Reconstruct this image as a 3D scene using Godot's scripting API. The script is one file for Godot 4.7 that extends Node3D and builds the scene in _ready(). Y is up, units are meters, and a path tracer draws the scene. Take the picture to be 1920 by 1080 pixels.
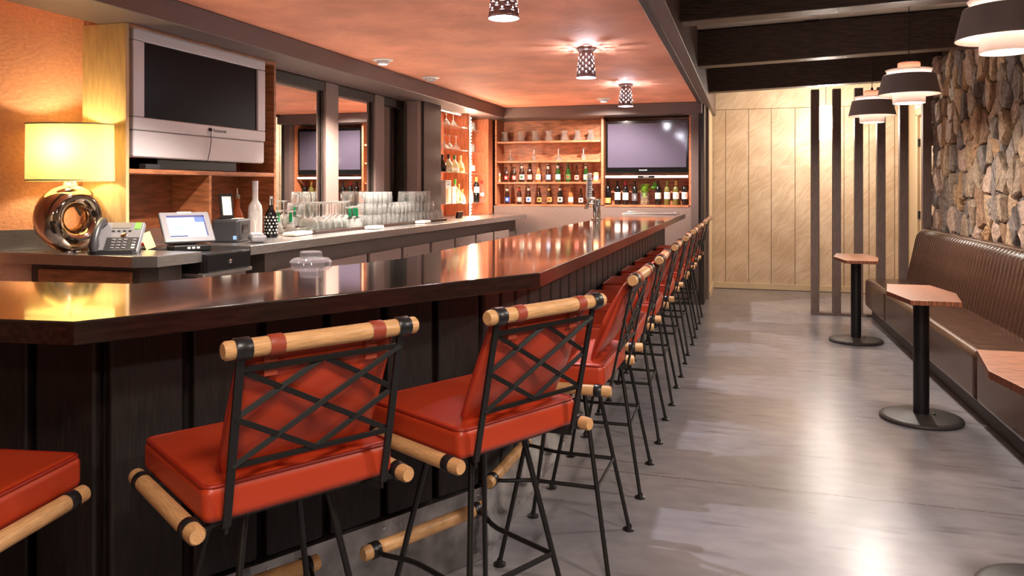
extends Node3D

# ---------------------------------------------------------------- mesh builder
class MB:
	var vs := PackedVector3Array()
	var ns := PackedVector3Array()
	var us := PackedVector2Array()

	func tri(a: Vector3, b: Vector3, c: Vector3, na: Vector3, nb: Vector3, nc: Vector3, ua := Vector2.ZERO, ub := Vector2.ZERO, uc := Vector2.ZERO) -> void:
		if (b - a).cross(c - a).dot(na + nb + nc) > 0.0:
			vs.append_array([a, c, b]); ns.append_array([na, nc, nb]); us.append_array([ua, uc, ub])
		else:
			vs.append_array([a, b, c]); ns.append_array([na, nb, nc]); us.append_array([ua, ub, uc])

	func quad(a: Vector3, b: Vector3, c: Vector3, d: Vector3, na: Vector3, nb: Vector3, nc: Vector3, nd: Vector3) -> void:
		tri(a, b, c, na, nb, nc, Vector2(0, 1), Vector2(1, 1), Vector2(1, 0))
		tri(a, c, d, na, nc, nd, Vector2(0, 1), Vector2(1, 0), Vector2(0, 0))

	func flat(a: Vector3, b: Vector3, c: Vector3, d: Vector3, toward: Vector3) -> void:
		var n := (b - a).cross(c - a).normalized()
		if n.length() < 0.5:
			n = (c - a).cross(d - a).normalized()
		if n.dot(toward) < 0:
			n = -n
		quad(a, b, c, d, n, n, n, n)

	func flat3(a: Vector3, b: Vector3, c: Vector3, toward: Vector3) -> void:
		var n := (b - a).cross(c - a).normalized()
		if n.dot(toward) < 0:
			n = -n
		tri(a, b, c, n, n, n)

	# box with chamfered (softly shaded) edges
	func box(c: Vector3, s: Vector3, r := 0.0, b := Basis.IDENTITY) -> MB:
		var h := s * 0.5
		r = minf(r, minf(h.x, minf(h.y, h.z)) * 0.9)
		for ax in 3:
			var u := (ax + 1) % 3
			var w := (ax + 2) % 3
			for sg in [-1.0, 1.0]:
				var n := Vector3.ZERO
				n[ax] = sg
				var p := []
				for q in [[-1, -1], [1, -1], [1, 1], [-1, 1]]:
					var v := Vector3.ZERO
					v[ax] = sg * h[ax]
					v[u] = q[0] * (h[u] - r)
					v[w] = q[1] * (h[w] - r)
					p.append(c + b * v)
				var nn := b * n
				quad(p[0], p[1], p[2], p[3], nn, nn, nn, nn)
		if r > 0.0:
			for ax in 3:
				var u := (ax + 1) % 3
				var w := (ax + 2) % 3
				for su in [-1.0, 1.0]:
					for sw in [-1.0, 1.0]:
						var p := []
						var nn := []
						for q in [[-1, 0], [1, 0], [1, 1], [-1, 1]]:
							var v := Vector3.ZERO
							var n := Vector3.ZERO
							v[ax] = q[0] * (h[ax] - r)
							v[u] = su * (h[u] if q[1] == 0 else h[u] - r)
							v[w] = sw * (h[w] - r if q[1] == 0 else h[w])
							n[u if q[1] == 0 else w] = su if q[1] == 0 else sw
							p.append(c + b * v); nn.append(b * n)
						quad(p[0], p[1], p[2], p[3], nn[0], nn[1], nn[2], nn[3])
			for sx in [-1.0, 1.0]:
				for sy in [-1.0, 1.0]:
					for sz in [-1.0, 1.0]:
						var a := Vector3(sx * h.x, sy * (h.y - r), sz * (h.z - r))
						var d := Vector3(sx * (h.x - r), sy * h.y, sz * (h.z - r))
						var e := Vector3(sx * (h.x - r), sy * (h.y - r), sz * h.z)
						tri(c + b * a, c + b * d, c + b * e, b * Vector3(sx, 0, 0), b * Vector3(0, sy, 0), b * Vector3(0, 0, sz))
		return self

	# rounded cushion: cube-mapped rounded box; crown bulges the faces
	func pillow(c: Vector3, s: Vector3, r: float, crown := Vector3.ZERO, n := 6, b := Basis.IDENTITY) -> MB:
		var h := s * 0.5
		for ax in 3:
			var u := (ax + 1) % 3
			var w := (ax + 2) % 3
			var tu := _steps(h[u], r, n)
			var tw := _steps(h[w], r, n)
			for sg in [-1.0, 1.0]:
				var P := []
				var N := []
				for iu in tu.size():
					for iw in tw.size():
						var q := Vector3.ZERO
						q[ax] = sg * h[ax]
						q[u] = tu[iu]
						q[w] = tw[iw]
						var inner := Vector3(clampf(q.x, -h.x + r, h.x - r), clampf(q.y, -h.y + r, h.y - r), clampf(q.z, -h.z + r, h.z - r))
						var d := (q - inner).normalized()
						var p := inner + d * r
						for k in 3:
							var k1 := (k + 1) % 3
							var k2 := (k + 2) % 3
							var f := (1.0 - pow(p[k1] / h[k1], 2)) * (1.0 - pow(p[k2] / h[k2], 2))
							p[k] += crown[k] * maxf(f, 0.0) * p[k] / h[k]
						P.append(p); N.append(d)
				var m := tw.size()
				for iu in tu.size() - 1:
					for iw in m - 1:
						var i := iu * m + iw
						quad(c + b * P[i], c + b * P[i + m], c + b * P[i + m + 1], c + b * P[i + 1], b * N[i], b * N[i + m], b * N[i + m + 1], b * N[i + 1])
		return self

	func _steps(h: float, r: float, n: int) -> Array:
		var a := []
		for k in 4:
			a.append(-h + r * (1.0 - tan((1.0 - k / 4.0) * PI / 4.0)))
		for k in n + 1:
			a.append(lerpf(-h + r, h - r, float(k) / n))
		for k in 4:
			a.append(h - r + r * tan((k + 1) / 4.0 * PI / 4.0))
		return a

	# profile: [radius, height] pairs; crease where it bends sharply
	func lathe(prof: Array, seg := 16, xf := Transform3D.IDENTITY, a0 := 0.0, a1 := TAU, outside := 1.0, crease := 0.75) -> MB:
		var m := prof.size()
		var sn := []
		for i in m - 1:
			var d: Vector2 = Vector2(prof[i + 1][0] - prof[i][0], prof[i + 1][1] - prof[i][1])
			sn.append(Vector2(d.y, -d.x).normalized() * outside)
		for i in m - 1:
			var n0: Vector2 = sn[i]
			var n1: Vector2 = sn[i]
			if i > 0 and sn[i - 1].dot(sn[i]) > crease:
				n0 = (sn[i - 1] + sn[i]).normalized()
			if i < m - 2 and sn[i + 1].dot(sn[i]) > crease:
				n1 = (sn[i + 1] + sn[i]).normalized()
			for k in seg:
				var t0 := lerpf(a0, a1, float(k) / seg)
				var t1 := lerpf(a0, a1, float(k + 1) / seg)
				var p := []
				var nn := []
				for q in [[i, t0, n0], [i, t1, n0], [i + 1, t1, n1], [i + 1, t0, n1]]:
					var ct := cos(q[1])
					var st := sin(q[1])
					p.append(xf * Vector3(prof[q[0]][0] * ct, prof[q[0]][1], prof[q[0]][0] * st))
					nn.append((xf.basis * Vector3(q[2].x * ct, q[2].y, q[2].x * st)).normalized())
				var u0 := float(k) / seg
				var u1 := float(k + 1) / seg
				var v0 := 1.0 - float(i) / (m - 1)
				var v1 := 1.0 - float(i + 1) / (m - 1)
				if prof[i][0] > 1e-6:
					tri(p[0], p[1], p[2], nn[0], nn[1], nn[2], Vector2(u0, v0), Vector2(u1, v0), Vector2(u1, v1))
				if prof[i + 1][0] > 1e-6:
					tri(p[0], p[2], p[3], nn[0], nn[2], nn[3], Vector2(u0, v0), Vector2(u1, v1), Vector2(u0, v1))
		return self

	func tube(pts: Array, r: float, seg := 8, caps := true, closed := false, radii := []) -> MB:
		var m := pts.size()
		var fr := []
		var prev := Vector3.ZERO
		for i in m:
			var a: Vector3 = pts[(i - 1 + m) % m] if (closed or i > 0) else pts[i]
			var c: Vector3 = pts[(i + 1) % m] if (closed or i < m - 1) else pts[i]
			var t := (c - a).normalized()
			if prev == Vector3.ZERO:
				prev = t.cross(Vector3.UP) if absf(t.y) < 0.9 else t.cross(Vector3.RIGHT)
			var x := (prev - t * prev.dot(t)).normalized()
			prev = x
			fr.append([x, t.cross(x).normalized(), t])
		var count := m if closed else m - 1
		for i in count:
			var j := (i + 1) % m
			var ri: float = radii[i] if radii.size() else r
			var rj: float = radii[j] if radii.size() else r
			for k in seg:
				var t0 := TAU * k / seg
				var t1 := TAU * (k + 1) / seg
				var n00: Vector3 = fr[i][0] * cos(t0) + fr[i][1] * sin(t0)
				var n01: Vector3 = fr[i][0] * cos(t1) + fr[i][1] * sin(t1)
				var n10: Vector3 = fr[j][0] * cos(t0) + fr[j][1] * sin(t0)
				var n11: Vector3 = fr[j][0] * cos(t1) + fr[j][1] * sin(t1)
				quad(pts[i] + n00 * ri, pts[i] + n01 * ri, pts[j] + n11 * rj, pts[j] + n10 * rj, n00, n01, n11, n10)
		if caps and not closed:
			for e in [[0, -1.0], [m - 1, 1.0]]:
				var i: int = e[0]
				var n: Vector3 = fr[i][2] * e[1]
				var ri: float = radii[i] if radii.size() else r
				for k in seg:
					var t0 := TAU * k / seg
					var t1 := TAU * (k + 1) / seg
					tri(pts[i], pts[i] + (fr[i][0] * cos(t0) + fr[i][1] * sin(t0)) * ri, pts[i] + (fr[i][0] * cos(t1) + fr[i][1] * sin(t1)) * ri, n, n, n)
		return self

	# dowel with eased ends
	func dowel(a: Vector3, c: Vector3, r: float, seg := 14) -> MB:
		var t := (c - a).normalized()
		return tube([a, a + t * r * 0.25, c - t * r * 0.25, c], r, seg, true, false, [r * 0.8, r, r, r * 0.8])

	# flat bar from a to c; w across (along side), t the other way
	func bar(a: Vector3, c: Vector3, w: float, t: float, side: Vector3, r := 0.001) -> MB:
		var y := (c - a)
		var l := y.length()
		y = y / l
		var x := (side - y * side.dot(y)).normalized()
		var z := x.cross(y).normalized()
		return box((a + c) * 0.5, Vector3(w, l, t), r, Basis(x, y, z))

	# extruded plan polygon (points x, z) between two heights with chamfered top and bottom edge
	func prism(poly: PackedVector2Array, y0: float, y1: float, r := 0.0) -> MB:
		var inner := poly
		if r > 0.0:
			inner = inset(poly, r)
		var tris := Geometry2D.triangulate_polygon(inner)
		for k in range(0, tris.size(), 3):
			for e in [[y1, Vector3.UP], [y0, Vector3.DOWN]]:
				var p := []
				for q in 3:
					var v := inner[tris[k + q]]
					p.append(Vector3(v.x, e[0], v.y))
				tri(p[0], p[1], p[2], e[1], e[1], e[1])
		var mid := Vector2.ZERO
		for v in poly:
			mid += v / poly.size()
		var cw := Geometry2D.is_polygon_clockwise(poly)
		for i in poly.size():
			var j := (i + 1) % poly.size()
			var d := (poly[j] - poly[i]).normalized()
			var o := Vector2(d.y, -d.x) * (-1.0 if cw else 1.0)
			var n := Vector3(o.x, 0, o.y)
			var a := poly[i]
			var c := poly[j]
			quad(Vector3(a.x, y0 + r, a.y), Vector3(c.x, y0 + r, c.y), Vector3(c.x, y1 - r, c.y), Vector3(a.x, y1 - r, a.y), n, n, n, n)
			if r > 0.0:
				var ai := inner[i]
				var ci := inner[j]
				quad(Vector3(a.x, y1 - r, a.y), Vector3(c.x, y1 - r, c.y), Vector3(ci.x, y1, ci.y), Vector3(ai.x, y1, ai.y), n, n, Vector3.UP, Vector3.UP)
				quad(Vector3(a.x, y0 + r, a.y), Vector3(c.x, y0 + r, c.y), Vector3(ci.x, y0, ci.y), Vector3(ai.x, y0, ai.y), n, n, Vector3.DOWN, Vector3.DOWN)
		return self

	static func inset(poly: PackedVector2Array, r: float) -> PackedVector2Array:
		var cw := Geometry2D.is_polygon_clockwise(poly)
		var out := PackedVector2Array()
		var m := poly.size()
		for i in m:
			var d0 := (poly[i] - poly[(i - 1 + m) % m]).normalized()
			var d1 := (poly[(i + 1) % m] - poly[i]).normalized()
			var s := 1.0 if cw else -1.0
			var n0 := Vector2(d0.y, -d0.x) * s
			var n1 := Vector2(d1.y, -d1.x) * s
			var k := (n0 + n1) / maxf(1.0 + n0.dot(n1), 0.2)
			out.append(poly[i] + k * r)
		return out

	# smooth grid of points (rows of equal length); normals turned away from "inside"
	func grid(rows: Array, inside: Vector3, wrap := false) -> MB:
		var m: int = rows[0].size()
		var N := []
		for i in rows.size():
			var line := []
			for j in m:
				var a: Vector3 = rows[maxi(i - 1, 0)][j]
				var c: Vector3 = rows[mini(i + 1, rows.size() - 1)][j]
				var e: Vector3 = rows[i][(j - 1 + m) % m] if wrap else rows[i][maxi(j - 1, 0)]
				var f: Vector3 = rows[i][(j + 1) % m] if wrap else rows[i][mini(j + 1, m - 1)]
				var n := (c - a).cross(f - e).normalized()
				if n.dot(rows[i][j] - inside) < 0:
					n = -n
				line.append(n)
			N.append(line)
		for i in rows.size() - 1:
			for j in (m if wrap else m - 1):
				var k := (j + 1) % m
				quad(rows[i][j], rows[i][k], rows[i + 1][k], rows[i + 1][j], N[i][j], N[i][k], N[i + 1][k], N[i + 1][j])
		return self

	func mesh() -> ArrayMesh:
		var a := []
		a.resize(Mesh.ARRAY_MAX)
		a[Mesh.ARRAY_VERTEX] = vs
		a[Mesh.ARRAY_NORMAL] = ns
		a[Mesh.ARRAY_TEX_UV] = us
		var m := ArrayMesh.new()
		m.add_surface_from_arrays(Mesh.PRIMITIVE_TRIANGLES, a)
		return m

# ---------------------------------------------------------------- scene helpers
var M := {}
var used := {}
var rng := RandomNumberGenerator.new()

func P(x: float, d: float, h: float) -> Vector3:   # x to the right, d into the room, h up
	return Vector3(x, h, -d)

func numbered(called: String) -> String:
	var k: int = used.get(called, 0)
	used[called] = k + 1
	return called if k == 0 else "%s_%03d" % [called, k]

func obj(called: String, mb, m: Material, parent: Node = self) -> MeshInstance3D:
	var o := MeshInstance3D.new()
	o.name = numbered(called) if parent == self else called
	o.mesh = mb if mb is Mesh else mb.mesh()
	o.material_override = m
	parent.add_child(o, true)
	return o

func tag(o: Node, label: String, category: String, group := "") -> Node:
	o.set_meta("label", label)
	o.set_meta("category", category)
	if group != "":
		o.set_meta("group", group)
	return o

func thing(called: String, label: String, category: String, at := Vector3.ZERO, turn := 0.0, group := "") -> Node3D:
	var o := Node3D.new()
	o.name = numbered(called)
	add_child(o, true)
	o.position = at
	o.rotation.y = turn
	tag(o, label, category, group)
	return o

func struct(called: String, mb, m: Material) -> MeshInstance3D:
	var o := obj(called, mb, m)
	o.set_meta("kind", "structure")
	return o

func copy(src: Node3D, base: String, at: Vector3, turn := 0.0, label := "") -> Node3D:
	var c: Node3D = src.duplicate()
	c.name = numbered(base)
	add_child(c, true)
	c.position = at
	c.rotation.y = turn
	if label != "":
		c.set_meta("label", label)
	return c

func text(called: String, s: String, size: float, m: Material, parent: Node, xf: Transform3D, depth := 0.001) -> MeshInstance3D:
	var t := TextMesh.new()
	var f := SystemFont.new()
	f.font_names = PackedStringArray(["Droid Sans"])
	f.font_weight = 700
	t.font = f
	t.text = s
	t.font_size = 32
	t.pixel_size = size / 32.0
	t.depth = depth
	t.curve_step = 4.0
	var o := MeshInstance3D.new()
	o.name = called
	o.mesh = t
	o.material_override = m
	o.transform = xf
	parent.add_child(o, true)
	return o

func noise(sd: int, freq: float, oct := 4, lo := 0.6, hi := 1.0, size := 512, nrm := false, strength := 4.0) -> NoiseTexture2D:
	var n := FastNoiseLite.new()
	n.seed = sd
	n.frequency = freq
	n.fractal_octaves = oct
	n.noise_type = FastNoiseLite.TYPE_SIMPLEX_SMOOTH
	var t := NoiseTexture2D.new()
	t.width = size
	t.height = size
	t.seamless = true
	t.noise = n
	if nrm:
		t.as_normal_map = true
		t.bump_strength = strength
	else:
		var g := Gradient.new()
		g.set_color(0, Color(lo, lo, lo))
		g.set_color(1, Color(hi, hi, hi))
		g.set_offset(0, 0.15)
		g.set_offset(1, 0.85)
		t.color_ramp = g
	return t

func mat(c: Color, rough := 0.5, metal := 0.0, spec := 0.5) -> StandardMaterial3D:
	var m := StandardMaterial3D.new()
	m.albedo_color = c
	m.roughness = rough
	m.metallic = metal
	m.metallic_specular = spec
	return m

func tex(m: StandardMaterial3D, t: Texture2D, scale: Vector3, world := false) -> StandardMaterial3D:
	m.albedo_texture = t
	m.uv1_triplanar = true
	m.uv1_world_triplanar = world
	m.uv1_scale = scale
	return m

func bump(m: StandardMaterial3D, t: Texture2D, amount: float, scale := Vector3.ZERO) -> StandardMaterial3D:
	m.normal_enabled = true
	m.normal_texture = t
	m.normal_scale = amount
	if scale != Vector3.ZERO:
		m.uv1_triplanar = true
		m.uv1_scale = scale
	return m

func glow(c: Color, e: float, base := Color(0.9, 0.9, 0.88)) -> StandardMaterial3D:
	var m := mat(base, 0.6)
	m.emission_enabled = true
	m.emission = c
	m.emission_energy_multiplier = e
	return m

func glass(c: Color, a := 0.06, rough := 0.02) -> StandardMaterial3D:
	var m := mat(Color(c.r, c.g, c.b, a), rough)
	m.transparency = BaseMaterial3D.TRANSPARENCY_ALPHA
	m.cull_mode = BaseMaterial3D.CULL_DISABLED
	return m

func c8(r: int, g: int, b: int) -> Color:
	return Color(r / 255.0, g / 255.0, b / 255.0)

func omni(called: String, at: Vector3, e: float, c: Color, size: float, parent: Node = self) -> OmniLight3D:
	var l := OmniLight3D.new()
	l.name = called
	l.position = at
	l.light_energy = e
	l.light_color = c
	l.light_size = size
	l.omni_range = 30.0
	l.omni_attenuation = 2.0
	l.shadow_enabled = true
	parent.add_child(l, true)
	return l

func spot(called: String, at: Vector3, to: Vector3, e: float, c: Color, size: float, angle: float, parent: Node = self) -> SpotLight3D:
	var l := SpotLight3D.new()
	l.name = called
	l.light_energy = e
	l.light_color = c
	l.light_size = size
	l.spot_range = 30.0
	l.spot_attenuation = 2.0
	l.spot_angle = angle
	l.spot_angle_attenuation = 0.6
	l.shadow_enabled = true
	parent.add_child(l, true)
	var z := -(to - at).normalized()
	var x := Vector3.UP.cross(z) if absf(z.y) < 0.95 else Vector3.RIGHT.cross(z)
	x = x.normalized()
	l.transform = Transform3D(Basis(x, z.cross(x), z), at)
	return l

func area(called: String, at: Vector3, size: Vector2, e: float, c: Color, parent: Node = self, dir := Vector3.DOWN) -> AreaLight3D:
	var l := AreaLight3D.new()
	l.name = called
	l.area_size = size
	l.light_energy = e
	l.light_color = c
	l.area_range = 30.0
	l.area_attenuation = 2.0
	l.shadow_enabled = true
	parent.add_child(l, true)
	var z := -dir
	var x := Vector3.UP.cross(z) if absf(z.y) < 0.95 else Vector3.RIGHT.cross(z)
	x = x.normalized()
	l.transform = Transform3D(Basis(x, z.cross(x), z), at)
	return l

# ---------------------------------------------------------------- light colours
const WARM := Color(1.0, 0.88, 0.74)
const SOFT := Color(1.0, 0.95, 0.90)
const COOL := Color(0.93, 0.94, 1.0)

const CEIL := 2.37        # orange ceiling over the bar
const BARH := 1.07        # bar top
const BACKH := 1.04       # steel worktop behind the bar
const XL := -3.12         # front plane of the fittings on the left wall
const DB := 9.3           # front plane of the shelves on the back wall

func _ready() -> void:
	rng.seed = 7
	# camera: level, turned 17.1 degrees to the left, lens shifted down
	var cam := Camera3D.new()
	cam.name = "camera"
	add_child(cam)
	cam.position = Vector3(0, 1.37, 0)
	cam.rotation_degrees.y = 17.1
	cam.near = 0.05
	cam.far = 60.0
	cam.projection = Camera3D.PROJECTION_FRUSTUM
	cam.size = 0.05 * 1080.0 / 1432.0
	cam.frustum_offset = Vector2(0, 0.05 * (352.0 - 540.0) / 1432.0)
	cam.current = true
	var we := WorldEnvironment.new()
	we.name = "world_environment"
	var env := Environment.new()
	env.background_mode = Environment.BG_COLOR
	env.background_color = Color(0.02, 0.02, 0.025)
	env.tonemap_mode = Environment.TONE_MAPPER_LINEAR
	env.tonemap_exposure = 2.4
	env.sdfgi_enabled = true
	env.ssao_enabled = true
	env.ssil_enabled = true
	we.environment = env
	add_child(we)
	materials()
	room()
	ceiling_lights()
	bar()
	back_bar()
	left_fittings()
	glass_niche()
	back_shelves()
	screen_and_far_wall()
	stone_wall()
	banquette()
	tables()
	pendants()
	stools()
	counter_things()
	glassware()
	bottles()
	bar_things()

# ---------------------------------------------------------------- materials
func materials() -> void:
	var grain := noise(11, 0.02, 5, 0.55, 1.0)
	var fine := noise(12, 0.05, 4, 0.92, 1.0)
	var mottle := noise(13, 0.008, 5, 0.72, 1.0)
	var nb := noise(14, 0.04, 5, 0, 1, 512, true, 6.0)
	var nfine := noise(15, 0.12, 3, 0, 1, 512, true, 5.0)
	M.orange_ceiling = bump(tex(mat(c8(240, 158, 124), 0.75), noise(16, 0.006, 4, 0.88, 1.0), Vector3(0.5, 0.5, 0.5), true), nb, 0.08)
	M.orange_wall = bump(tex(mat(c8(238, 168, 132), 0.6), fine, Vector3(2, 2, 2)), noise(17, 0.035, 4, 0, 1, 512, true, 9.0), 0.3)
	M.trim = bump(tex(mat(c8(104, 86, 82), 0.42), fine, Vector3(2, 2, 2)), nfine, 0.25)
	M.trim_dark = tex(mat(c8(66, 50, 44), 0.45), grain, Vector3(6, 0.6, 6))
	M.taupe = tex(mat(c8(132, 110, 102), 0.5), fine, Vector3(1.5, 1.5, 1.5))
	M.taupe_dark = tex(mat(c8(84, 70, 64), 0.5), fine, Vector3(1.5, 1.5, 1.5))
	M.beam = bump(tex(mat(c8(76, 54, 46), 0.4), grain, Vector3(0.5, 7, 7)), nb, 0.5)
	M.popcorn = bump(tex(mat(c8(226, 216, 200), 0.9), fine, Vector3(4, 4, 4)), nfine, 1.2)
	M.tan_trim = tex(mat(c8(218, 194, 158), 0.5), fine, Vector3(2, 2, 2))
	M.plain_wall = tex(mat(c8(196, 176, 150), 0.8), fine, Vector3(1, 1, 1))
	M.shelf_wood = tex(mat(c8(202, 124, 84), 0.42), noise(18, 0.012, 5, 0.7, 1.0), Vector3(0.9, 5, 5))
	M.cab_wood = tex(mat(c8(150, 86, 52), 0.4), noise(18, 0.012, 5, 0.72, 1.0), Vector3(0.8, 4, 0.8))
	M.cab_edge = tex(mat(c8(190, 118, 76), 0.4), noise(18, 0.012, 5, 0.72, 1.0), Vector3(0.8, 4, 0.8))
	M.side_panel = tex(mat(c8(206, 168, 118), 0.4), noise(19, 0.015, 5, 0.9, 1.0), Vector3(4, 0.6, 4))
	M.niche_wood = tex(mat(c8(206, 122, 82), 0.45), noise(24, 0.015, 5, 0.8, 1.0), Vector3(4, 0.7, 4))
	M.niche_back = tex(mat(c8(226, 132, 96), 0.5), fine, Vector3(2, 2, 2))
	M.counter = tex(mat(c8(36, 32, 31), 0.15, 0.0, 0.9), noise(20, 0.02, 4, 0.75, 1.0), Vector3(6, 6, 0.5))
	M.counter.clearcoat_enabled = true
	M.counter.clearcoat = 1.0
	M.counter.clearcoat_roughness = 0.06
	M.counter_edge = tex(mat(c8(50, 28, 22), 0.24, 0.0, 0.6), grain, Vector3(4, 5, 0.6))
	M.board = tex(mat(c8(36, 24, 20), 0.5), grain, Vector3(7, 0.6, 7))
	M.steel = bump(tex(mat(c8(198, 192, 188), 0.27, 0.92), noise(21, 0.03, 3, 0.86, 1.0), Vector3(5, 5, 0.7)), nfine, 0.03)
	M.kick = bump(tex(mat(c8(206, 202, 202), 0.16, 0.9), mottle, Vector3(1.5, 1.5, 1.5)), nb, 0.05)
	M.chrome = mat(c8(225, 225, 225), 0.07, 1.0)
	M.warm_chrome = mat(c8(206, 190, 172), 0.06, 1.0)
	M.leather_red = bump(mat(c8(180, 58, 28), 0.36), nfine, 0.3, Vector3(9, 9, 9))
	M.leather_pipe = mat(c8(150, 38, 20), 0.4)
	M.strap = mat(c8(150, 60, 38), 0.5)
	var pale_grain := noise(23, 0.02, 5, 0.8, 1.0)
	M.dowel_x = tex(mat(c8(228, 174, 118), 0.4), pale_grain, Vector3(1.5, 22, 22))
	M.dowel_z = tex(mat(c8(228, 174, 118), 0.4), pale_grain, Vector3(22, 22, 1.5))
	M.iron = mat(c8(21, 19, 18), 0.38)
	M.black_strap = mat(c8(30, 28, 29), 0.35)
	M.brown_leather = bump(tex(mat(c8(84, 57, 44), 0.24), mottle, Vector3(1.5, 1.5, 1.5)), nfine, 0.05)
	M.plinth = mat(c8(40, 32, 28), 0.5)
	M.table_wood = tex(mat(c8(162, 104, 74), 0.38), noise(22, 0.014, 5, 0.66, 1.0), Vector3(1.2, 6, 9))
	M.table_edge = tex(mat(c8(152, 84, 50), 0.45), noise(22, 0.014, 5, 0.5, 1.0), Vector3(16, 1.0, 16))
	M.table_base = bump(mat(c8(48, 43, 42), 0.42), nfine, 0.15, Vector3(6, 6, 6))
	M.black = mat(c8(18, 16, 16), 0.35)
	M.black_gloss = mat(c8(14, 13, 14), 0.1)
	M.dark_plastic = mat(c8(44, 43, 46), 0.4)
	M.grey_plastic = mat(c8(108, 105, 108), 0.38)
	M.white_plastic = mat(c8(225, 222, 214), 0.4)
	M.silver_plastic = mat(c8(206, 198, 200), 0.35)
	M.paper = mat(c8(236, 228, 212), 0.8)
	M.screen_off = mat(c8(20, 13, 15), 0.3, 0.0, 0.18)
	M.screen_grey = mat(c8(76, 69, 84), 0.08)
	M.lamp_dark = mat(c8(132, 120, 118), 0.4)
	M.lamp_white = mat(c8(232, 218, 211), 0.5)
	M.lamp_cap = mat(c8(226, 156, 130), 0.5)
	M.glass = glass(c8(245, 248, 246), 0.05)
	M.crystal = mat(Color(0.97, 0.98, 0.97, 0.08), 0.0)
	M.crystal.refraction_enabled = true
	M.crystal.refraction_scale = 0.05
	M.crystal.transparency = BaseMaterial3D.TRANSPARENCY_ALPHA
	M.glass_shelf = glass(c8(200, 225, 215), 0.12)
	M.green_glass = mat(c8(8, 120, 74), 0.1)
	M.mirror = mat(c8(238, 236, 232), 0.0, 1.0)
	M.led = glow(Color(1.0, 0.82, 0.70), 3.2)
	M.sign_red = mat(c8(206, 140, 122), 0.7)
	M.post = tex(mat(c8(116, 94, 86), 0.5), pale_grain, Vector3(8, 0.6, 8))
	M.cylinder_glow = glow(Color(1.0, 0.93, 0.82), 2.2)
	M.pendant_glow = glow(Color(1.0, 0.95, 0.9), 2.5)
	M.bulb_glow = glow(Color(1.0, 0.95, 0.88), 4.0)
	M.bulb_warm = glow(Color(1.0, 0.86, 0.6), 4.0)
	M.can = mat(c8(120, 108, 108), 0.4, 0.5)
	M.unseen_panel_glow = glow(Color(1.0, 0.95, 0.9), 1.5)  # diffuser of the ceiling panels that stay out of view
	M.can_bulb = glow(Color(0.95, 0.96, 1.0), 4.0)
	M.eyeball = mat(c8(205, 198, 200), 0.35)
	M.lens_glow = glow(Color(1.0, 0.97, 0.95), 6.0)
	M.lamp_shade = mat(c8(204, 190, 126), 0.8)
	M.lamp_shade.backlight_enabled = true
	M.lamp_shade.backlight = Color(0.62, 0.58, 0.42)
	M.lamp_shade.cull_mode = BaseMaterial3D.CULL_DISABLED
	M.shade_binding = mat(c8(206, 200, 140), 0.8)
	M.lcd = mat(c8(120, 112, 104), 0.2)
	M.green_label = mat(c8(96, 200, 60), 0.5)
	M.screen_lit = glow(Color(0.86, 0.93, 1.0), 0.95, Color(0.1, 0.1, 0.1))
	M.screen_blue = glow(Color(0.07, 0.10, 0.40), 0.8, Color(0.05, 0.05, 0.1))
	M.screen_pale = glow(Color(0.30, 0.42, 0.72), 0.8, Color(0.1, 0.1, 0.1))
	M.screen_mid = glow(Color(0.55, 0.68, 0.76), 0.8, Color(0.1, 0.1, 0.1))
	M.screen_pale2 = mat(c8(120, 160, 210), 0.5)
	M.red_plastic = mat(c8(200, 60, 36), 0.4)
	M.note = mat(c8(232, 226, 150), 0.8)
	M.amber_glass = mat(c8(110, 48, 18), 0.08)
	M.frosted = mat(c8(196, 186, 180), 0.35)
	M.orange_label = mat(c8(214, 140, 80), 0.6)
	M.beer_glass = mat(c8(46, 20, 10), 0.07)
	M.beer_green = mat(c8(26, 56, 18), 0.07)
	M.clear_beer = mat(c8(150, 92, 48), 0.08)
	M.white_wine = mat(c8(96, 88, 44), 0.07)
	M.pale_bottle = mat(c8(206, 196, 150), 0.1)
	M.pebble = mat(c8(168, 140, 104), 0.7)
	M.leaf = mat(c8(74, 140, 36), 0.5)
	M.leaf_yellow = mat(c8(150, 168, 48), 0.5)
	M.tray = mat(c8(52, 28, 20), 0.4)
	M.glass_solid = glass(c8(245, 248, 246), 0.25)
	M.clear_plastic = glass(c8(190, 186, 196), 0.25)
	M.handle = mat(c8(196, 186, 184), 0.35)
	# polished concrete floor: colour patches, scuffs and the saw-cut joints
	var n1 := FastNoiseLite.new()
	n1.seed = 3; n1.frequency = 0.9; n1.fractal_octaves = 5
	var n2 := FastNoiseLite.new()
	n2.seed = 5; n2.frequency = 7.0; n2.fractal_octaves = 4
	var n3 := FastNoiseLite.new()
	n3.seed = 9; n3.frequency = 3.0; n3.fractal_octaves = 3
	var w := 800
	var h := 1400
	var im := Image.create(w, h, false, Image.FORMAT_RGB8)
	for y in h:
		var d := 11.0 - 14.0 * y / h
		for x in w:
			var xx := -4.8 + 7.6 * x / w
			var a := n1.get_noise_2d(xx, d * 0.8) * 0.5 + 0.5
			var b := n2.get_noise_2d(xx * 0.6, d * 1.4) * 0.5 + 0.5
			var s := n3.get_noise_2d(xx * 0.5, d * 2.6)
			var v := 0.86 + 0.24 * (a - 0.5) + 0.14 * (b - 0.5)
			if s > 0.38:
				v -= (s - 0.38) * 0.45
			im.set_pixel(x, y, Color(v * (0.540 + 0.04 * a), v * (0.532 + 0.01 * a), v * (0.552 - 0.04 * (a - 0.5))))
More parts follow.
